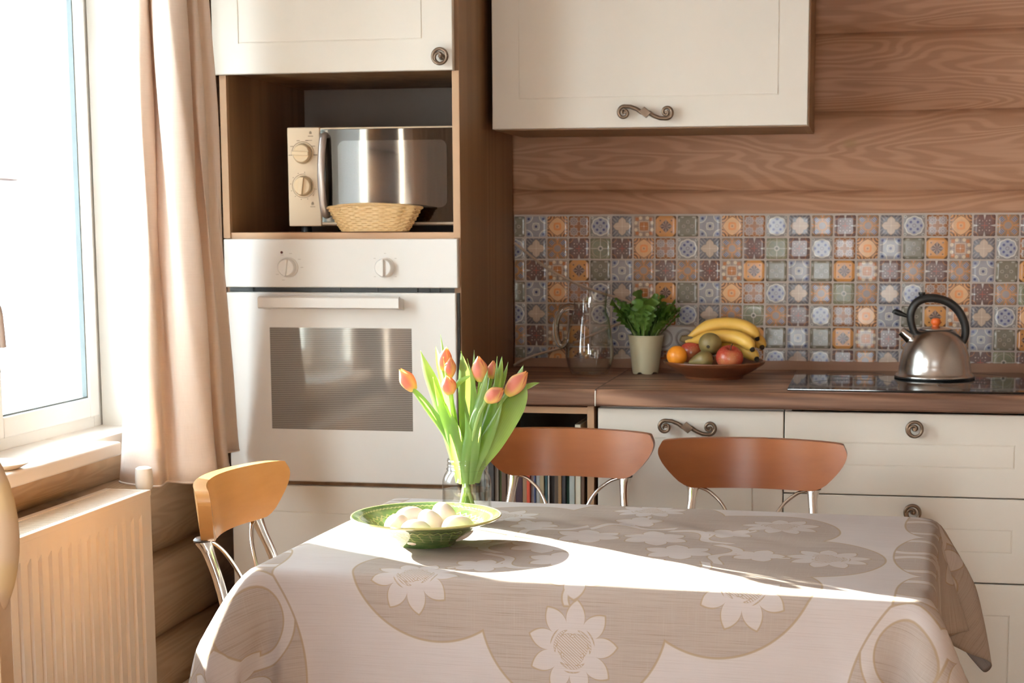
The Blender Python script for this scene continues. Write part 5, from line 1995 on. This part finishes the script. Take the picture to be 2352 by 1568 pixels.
tulip('yellow orange tulip just right of the tall left one', (8, -4, 8), (-12, 0, 118), [(-22, 2, 190)], (-30, 2, 270), (-27, 3, 308), 11.5,
      [([(-10, 4, 112), (-22, 6, 200), (-34, 8, 260), (-40, 8, 308)], 7, 0.6, 0.4, 0.3, 0.6)])
tulip('coral tulip low at the front left of the bunch', (20, 8, 8), (-8, 14, 116), [(-17, 24, 180)], (-23, 27, 241), (-28, 28, 276), 14.5,
      [([(-14, 14, 110), (-26, 20, 160), (-44, 24, 216), (-56, 24, 272)], 16, 0.4, 0.45, 0.5, 0.55),
       ([(-6, 18, 108), (-14, 24, 150), (-22, 28, 190), (-36, 28, 232)], 15, -0.3, 0.4, 0.6, 0.4),
       ([(-18, 10, 250), (-10, 12, 262), (2, 12, 270), (14, 12, 275)], 5, 0.2, 0.3, 0.0, 0.3)], 0.08)
tulip('orange tulip at the top centre of the bunch', (-14, 4, 8), (4, 4, 118), [(18, 8, 195)], (31, 10, 264), (27, 12, 311), 16,
      [([(2, 2, 112), (0, 0, 190), (-4, -2, 270), (-9, -2, 318)], 17, 0.15, 0.3, 0.25, 0.55),
       ([(6, 10, 112), (14, 14, 190), (16, 18, 255), (8, 18, 306)], 12, 0.4, 0.45, 0.5, 0.5),
       ([(4, -10, 112), (8, -14, 200), (10, -14, 270), (13, -14, 320)], 6, 0.3, 0.4, 0.4, 0.7)])
tulip('half hidden tulip behind the top centre one', (-8, -14, 8), (8, -12, 118), [(28, -20, 200)], (42, -26, 266), (46, -28, 300), 11,
      [([(12, -14, 112), (34, -20, 190), (62, -24, 260), (75, -24, 298)], 8, 0.3, 0.4, 0.4, 0.6),
       ([(12, -8, 112), (36, -10, 200), (58, -12, 262), (66, -12, 310)], 8, -0.3, 0.4, 0.3, 0.65)])
tulip('coral tulip at the far right pointing up right', (-20, -2, 8), (14, -2, 116), [(38, -2, 178), (62, 0, 220)], (78, 2, 240), (116, 2, 283), 16.5,
      [([(16, -6, 110), (44, -8, 154), (76, -8, 206), (98, -8, 240), (112, -8, 262)], 26, 0.1, 0.3, 0.15, 0.56),
       ([(88, -9, 236), (104, -9, 250), (122, -8, 258), (138, -7, 262)], 6, 0.5, 0.3, 0.2, 0.4),
       ([(40, -10, 190), (74, -14, 240), (94, -14, 270), (106, -14, 294)], 7, 0.3, 0.4, 0.3, 0.6),
       ([(12, 2, 112), (34, 4, 175), (52, 4, 240), (60, 2, 310)], 15, 0.35, 0.45, 0.6, 0.55)], 0.04)
tulip('coral tulip at the right, nodding in front of the far right one', (-12, 12, 8), (10, 14, 116), [(20, 26, 165), (32, 30, 205)], (45, 30, 231), (78, 32, 254), 15,
      [([(10, 18, 110), (16, 24, 150), (24, 28, 200), (40, 28, 262), (48, 26, 288)], 15, 0.2, 0.5, 0.5, 0.42),
       ([(14, 10, 110), (34, 14, 150), (56, 16, 195), (74, 14, 235)], 17, 0.5, 0.4, 0.3, 0.45),
       ([(4, 22, 108), (8, 26, 140), (10, 28, 170), (4, 26, 210)], 11, -0.2, 0.4, 0.5, 0.4)], 0.05)

# ------------------------------------------------------------------ radiator
RX0, RX1, RY1, RY0, RZ0, RZ1 = -0.078, 0.028, -1.140, -2.55, 0.14, 0.728
rd = thing('radiator', 'white ribbed panel radiator under the window sill', 'radiator', (-0.03, -1.85, 0.12))


def rad_panel():
    bm = new_bm()
    pitch = 0.040
    y = RY1 - 0.022
    pts = [(RY1, RX1 - 0.012), (RY1 - 0.004, RX1 - 0.002)]
    ny = int((RY1 - RY0 - 0.05) / pitch)
    front = lambda yy, zz: RX1 - (0.0055 if (((RY1 - 0.026 - yy) % pitch) > pitch * 0.60 and RZ0 + 0.06 < zz < RZ1 - 0.052 and yy > RY0 + 0.03 and yy < RY1 - 0.03) else 0.0)
    ys, zs = [], [RZ0, RZ0 + 0.008, RZ0 + 0.054, RZ0 + 0.066, RZ0 + 0.25, RZ1 - 0.060, RZ1 - 0.047, RZ1 - 0.008, RZ1 - 0.003]
    yy = RY1
    ys = [RY1, RY1 - 0.004]
    for k in range(ny + 1):
        b = RY1 - 0.026 - pitch * k
        for q in (0.0, 0.56, 0.64, 0.94):
            if b - pitch * q > RY0 + 0.01:
                ys.append(b - pitch * q)
    ys.append(RY0)
    grid = []
    for a in ys:
        col = []
        for z in zs:
            k = ((RY1 - 0.026 - a) % pitch) / pitch
            dip = 0.0065 if (0.60 < k < 0.98 and RZ0 + 0.06 < z < RZ1 - 0.052 and RY0 + 0.03 < a < RY1 - 0.028) else 0.0
            x = RX1 - dip
            if a > RY1 - 0.002 or a < RY0 + 0.002 or z < RZ0 + 0.002:
                x = RX1 - 0.004
            col.append(bm.verts.new((x, a, z)))
        grid.append(col)
    for A, B in zip(grid, grid[1:]):
        for k in range(len(zs) - 1):
            bm.faces.new((A[k], B[k], B[k + 1], A[k + 1]))
    return bm


part('front_panel', rad_panel(), M_['radiator'], rd, sharp=35)
bm = new_bm()
box(bm, RX0, RX1 - 0.001, RY1 - 0.0012, RY1, RZ0, RZ1 - 0.003)
box(bm, RX0, RX1 - 0.001, RY0, RY0 + 0.0012, RZ0, RZ1 - 0.003)
part('side_cover', bm, M_['radiator'], rd)
part('back_panel', BX(RX0, RX0 + 0.006, RY0, RY1, RZ0, RZ1 - 0.004), M_['radiator'], rd)
bm = new_bm()
box(bm, RX1 - 0.016, RX1 + 0.0005, RY0 - 0.001, RY1 + 0.001, RZ1 - 0.013, RZ1, 0.002)
box(bm, RX0 - 0.001, RX0 + 0.014, RY0 - 0.001, RY1 + 0.001, RZ1 - 0.013, RZ1, 0.002)
box(bm, RX0, RX1, RY1 - 0.010, RY1 + 0.001, RZ1 - 0.013, RZ1 - 0.0005, 0.002)
y = RY1 - 0.014
while y > RY0 + 0.01:
    box(bm, RX0 + 0.013, RX1 - 0.015, y - 0.0055, y, RZ1 - 0.012, RZ1 - 0.002)
    y -= 0.0095
part('top_grille', bm, M_['radiator'], rd)
bm = lathe(new_bm(), [(0.0, 0.772), (0.012, 0.7715), (0.0175, 0.768), (0.0188, 0.760), (0.0192, 0.745), (0.0188, 0.728), (0.016, 0.722), (0.010, 0.715), (0.010, 0.665), (0.0, 0.665)], 32, (-0.006, -1.099, 0))
part('thermostat_head', bm, M_['white_plastic'], rd)
bm = new_bm()
tube(bm, [(-0.006, -1.099, 0.668), (-0.006, -1.099, 0.17)], 0.008, 12)
tube(bm, [(-0.006, -1.099, 0.675), (-0.006, -1.141, 0.675)], 0.009, 12)
part('valve_pipe', bm, M_['white_plastic'], rd)
for fy in (-1.3, -2.4):
    part('foot', BX(-0.06, 0.01, fy - 0.02, fy + 0.02, 0.0, RZ0 + 0.01, 0.003), M_['radiator'], rd)
solo('heating_pipe', tube(new_bm(), [(-0.085, -0.04, 0.165), (-0.085, -1.05, 0.165), (-0.07, -1.10, 0.165), (-0.006, -1.115, 0.165)], 0.0125, 14), plain('cream_pipe_paint', (0.50, 0.40, 0.31), 0.4), 'pale heating pipe along the bottom of the log wall', 'pipe', (-0.085, -0.6, 0.165))
solo('saucer', lathe(new_bm(), [(0.0, 0.002), (0.03, 0.002), (0.036, 0.0), (0.04, 0.001), (0.058, 0.010), (0.0605, 0.0125), (0.058, 0.0135), (0.038, 0.006), (0.0, 0.005)], 48, (-0.125, -1.502, 0.8232)), plain('cream_glaze', (0.72, 0.62, 0.48), 0.25), 'small cream saucer on the window sill at the left border', 'saucer', (-0.125, -1.502, 0.8232))


# ------------------------------------------------------------------ curtains
def linen():
    g = G('peach_linen')
    ob = g.coord()
    a = g.noise(g.mapping(ob, (300, 300, 14)), 2.0, 2.0, 0.6)
    b = g.noise(g.mapping(ob, (12, 12, 320)), 2.0, 2.0, 0.6)
    v = a * 0.5 + b * 0.5
    c = g.mix(v, (0.68, 0.555, 0.47), (0.86, 0.74, 0.65))
    return g.done(g.mixs(0.15, g.bsdf(c, 0.9, normal=g.bump(v, 0.25, 0.0008), spec=0.1), g.translucent((0.80, 0.63, 0.50))))


M_['linen'] = linen()


def curtain(name, label, lower, upper, loc):
    """cloth between two plan curves: lower (x, y, z of the hem) and upper (x, y at z = 1.8), carried on up to the rail"""
    Lo = catmull(lower, 9)
    Up = catmull([(x, y, 1.8) for x, y in upper], 9)
    m = len(Lo)
    bm = new_bm()
    hem = []
    rows = 44
    prev = None
    for r in range(rows + 1):
        t = r / rows
        row = []
        for i in range(m):
            a, b = Lo[i], Up[i]
            top = b + (b - a) * 0.42
            top = Vector((a.x + (b.x - a.x) * 1.25, a.y + (b.y - a.y) * 1.25, 2.42))
            k = t ** 0.8
            z = a.z + (top.z - a.z) * t
            s = (z - a.z) / (1.8 - a.z)
            e = min(s, 1.25) ** 0.75 if s > 0 else 0
            x = a.x + (b.x - a.x) * e
            y = a.y + (b.y - a.y) * e
            wv = 0.004 * math.sin(z * 9 + i * 0.35) * min(1, s * 3)
            row.append(bm.verts.new((x + wv, y + wv * 0.5, z)))
        if prev:
            for i in range(m - 1):
                bm.faces.new((prev[i], prev[i + 1], row[i + 1], row[i]))
        prev = row
    t_ = thing(name, label, 'curtain', loc)
    o = part('drape', bm, M_['linen'], t_, sharp=180)
    sd = o.modifiers.new('thickness', 'SOLIDIFY')
    sd.thickness = 0.0016
    sd.offset = 0
    bm = new_bm()
    for i in range(m - 1):
        pass
    tube(bm, [p + Vector((0, 0, 0.003)) for p in Lo], 0.0022, 6)
    part('hem', bm, M_['linen'], t_)
    return t_


curtain('linen_curtain', 'peach linen curtain hanging between the window and the tall cabinet',
        [(-0.100, -1.026, 0.722), (-0.082, -1.045, 0.722), (-0.045, -1.062, 0.721), (0.000, -1.070, 0.720), (0.016, -1.062, 0.720), (0.006, -1.010, 0.721), (0.020, -1.002, 0.721), (0.056, -1.005, 0.720), (0.092, -0.985, 0.720), (0.108, -0.955, 0.722), (0.086, -0.915, 0.726), (0.040, -0.845, 0.729), (0.048, -0.835, 0.730), (0.078, -0.845, 0.731), (0.078, -0.815, 0.734), (0.026, -0.740, 0.744), (0.018, -0.705, 0.746), (0.034, -0.665, 0.746), (0.038, -0.648, 0.746)],
        [(-0.098, -0.905), (-0.086, -0.925), (-0.065, -0.945), (-0.040, -0.955), (-0.046, -0.900), (-0.062, -0.870), (-0.040, -0.895), (-0.005, -0.955), (0.030, -0.960), (0.048, -0.930), (0.030, -0.880), (-0.006, -0.820), (0.000, -0.815), (0.034, -0.840), (0.032, -0.815), (0.004, -0.765), (0.006, -0.755), (0.026, -0.750), (0.034, -0.740)],
        (0.03, -0.9, 0.73))
lc = [(-0.06, -1.98, 0.70)]
n_ = 26
low = [(0.03 + 0.035 * math.sin(i * 1.9), -1.93 - 0.030 * i, 0.738) for i in range(n_)]
upp = [(0.02 + 0.035 * math.sin(i * 1.9), -1.95 - 0.028 * i) for i in range(n_)]
curtain('linen_curtain', 'peach linen curtain at the far side of the window, left of the frame', low, upp, (0.03, -2.3, 0.72))
solo('curtain_rail', tube(new_bm(), [(0.02, -0.45, 2.43), (0.02, -2.9, 2.43)], 0.012, 12), M_['bronze'], 'long bronze curtain rail above the window', 'rail', (0.02, -1.6, 2.43))
# the padded chair nearest the camera, only the edge of its back shows
ch = thing('padded_chair', 'tan padded chair cut by the left border of the photo', 'chair', (0.262, -2.45, 0), 0.0)
g = G('tan_upholstery')
z = g.sep(g.coord())[2]
nz = g.noise(g.coord(), 20.0, 2.0)
c = g.mix(g.ss(g.sin(z * 60.0 + nz * 4.0), -0.6, 0.9), (0.56, 0.40, 0.26), (0.58, 0.41, 0.22))
MTAN = g.done(g.bsdf(c, 0.9, spec=0.1))
bm = ellipsoid(new_bm(), (0.0, 0.0, 0.885), 0.180, 0.045, 0.185, 48, 24, None, lambda t, r: (r ** 0.8, t))
part('padded_back', bm, MTAN, ch, local=True, sharp=180)
part('seat', BX(-0.17, 0.17, -0.02, 0.40, 0.40, 0.47, 0.025, 4), MTAN, ch, local=True)
for lx in (-0.16, 0.13):
    for ly in (-0.01, 0.36):
        part('leg', BX(lx, lx + 0.03, ly, ly + 0.03, 0.0, 0.405, 0.004), TW, ch, local=True)
    part('back_post', BX(lx + 0.005, lx + 0.025, -0.018, 0.018, 0.46, 0.82, 0.004), TW, ch, local=True)

# ------------------------------------------------------------------ books in the oak cabinet
BOOKS = [  # thickness mm, height mm, depth mm, colour, what
    (6, 215, 150, (0.16, 0.22, 0.22), 'thin dark teal book first from the left on the shelf'), (5, 222, 155, (0.42, 0.42, 0.40), 'thin light grey book near the left end of the shelf'),
    (7, 210, 150, (0.20, 0.22, 0.22), 'slate grey book between two paler ones at the left end'), (9, 225, 160, (0.46, 0.42, 0.38), 'wide pale beige book near the left end of the shelf'),
    (12, 230, 165, (0.06, 0.055, 0.055), 'black book left of the light green spine'), (8, 205, 140, (0.30, 0.27, 0.24), 'dull taupe book left of the light green spine'),
    (6, 215, 150, (0.28, 0.42, 0.20), 'book with a light green spine'), (10, 210, 150, (0.13, 0.075, 0.05), 'dark brown book right of the light green spine'),
    (8, 218, 150, (0.52, 0.50, 0.48), 'light grey book in the left half of the shelf'), (11, 222, 160, (0.26, 0.15, 0.11), 'reddish brown book right of the light grey one'),
    (14, 216, 155, (0.055, 0.03, 0.045), 'thick near black book in the middle of the shelf'), (9, 208, 140, (0.30, 0.19, 0.11), 'tan brown book left of the red spine'),
    (7, 214, 150, (0.62, 0.09, 0.045), 'book with a bright red orange spine'), (8, 220, 150, (0.66, 0.66, 0.68), 'white book right of the red spine'),
    (4, 215, 150, (0.04, 0.06, 0.15), 'thin navy book right of the white one'), (8, 214, 155, (0.34, 0.34, 0.34), 'mid grey book right of the thin navy one'),
    (9, 218, 150, (0.36, 0.29, 0.18), 'olive tan book in the right half of the shelf'), (6, 210, 150, (0.05, 0.12, 0.14), 'dark petrol blue book in the right half of the shelf'),
    (4, 215, 150, (0.55, 0.53, 0.50), 'very thin white book in the right half of the shelf'), (10, 220, 160, (0.035, 0.03, 0.03), 'plain black book right of the very thin white one'),
    (8, 208, 150, (0.10, 0.07, 0.05), 'blackish brown book in the right half of the shelf'), (7, 214, 150, (0.32, 0.19, 0.09), 'ochre brown book near the right end of the shelf'),
    (8, 222, 155, (0.04, 0.04, 0.045), 'charcoal book near the right end of the shelf'), (8, 218, 150, (0.05, 0.13, 0.10), 'dark green book near the right end of the shelf'),
    (11, 198, 130, (0.40, 0.43, 0.40), 'short book in a clear plastic sleeve near the right end'), (12, 290, 185, (0.62, 0.58, 0.47), 'tallest book, cream coloured, near the right end'),
    (7, 240, 160, (0.14, 0.08, 0.05), 'brown book last at the right end of the shelf')]
bx = 0.6215
rr = random.Random(8)
PAPER = plain('book_pages', (0.62, 0.57, 0.47), 0.9)
for i, (tk, h, dp, c, lab) in enumerate(BOOKS):
    tk, h, dp = tk / 1000 * 1.17, h / 1000 * 1.03, dp / 1000
    yfr = -0.574 + rr.uniform(-0.006, 0.010) - (0.006 if dp > 0.16 else 0)
    b = thing('book', lab, 'book', (bx + tk / 2, yfr + dp / 2, 0.5212), 0, 'books in the oak cabinet')
    bm = new_bm()
    cv = 0.0011
    box(bm, bx + 0.0002, bx + tk - 0.0002, yfr, yfr + 0.003, 0.5212, 0.5212 + h, 0.0008)
    box(bm, bx + 0.0002, bx + cv, yfr + 0.003, yfr + dp, 0.5212, 0.5212 + h)
    box(bm, bx + tk - cv, bx + tk - 0.0002, yfr + 0.003, yfr + dp, 0.5212, 0.5212 + h)
    part('cover', bm, plain('book_cover', c, 0.45, mottled=0.12), b)
    part('pages', BX(bx + cv, bx + tk - cv, yfr + 0.003, yfr + dp - 0.004, 0.5242, 0.5182 + h), PAPER, b)
    bx += tk + 0.0004
print('books end', bx)
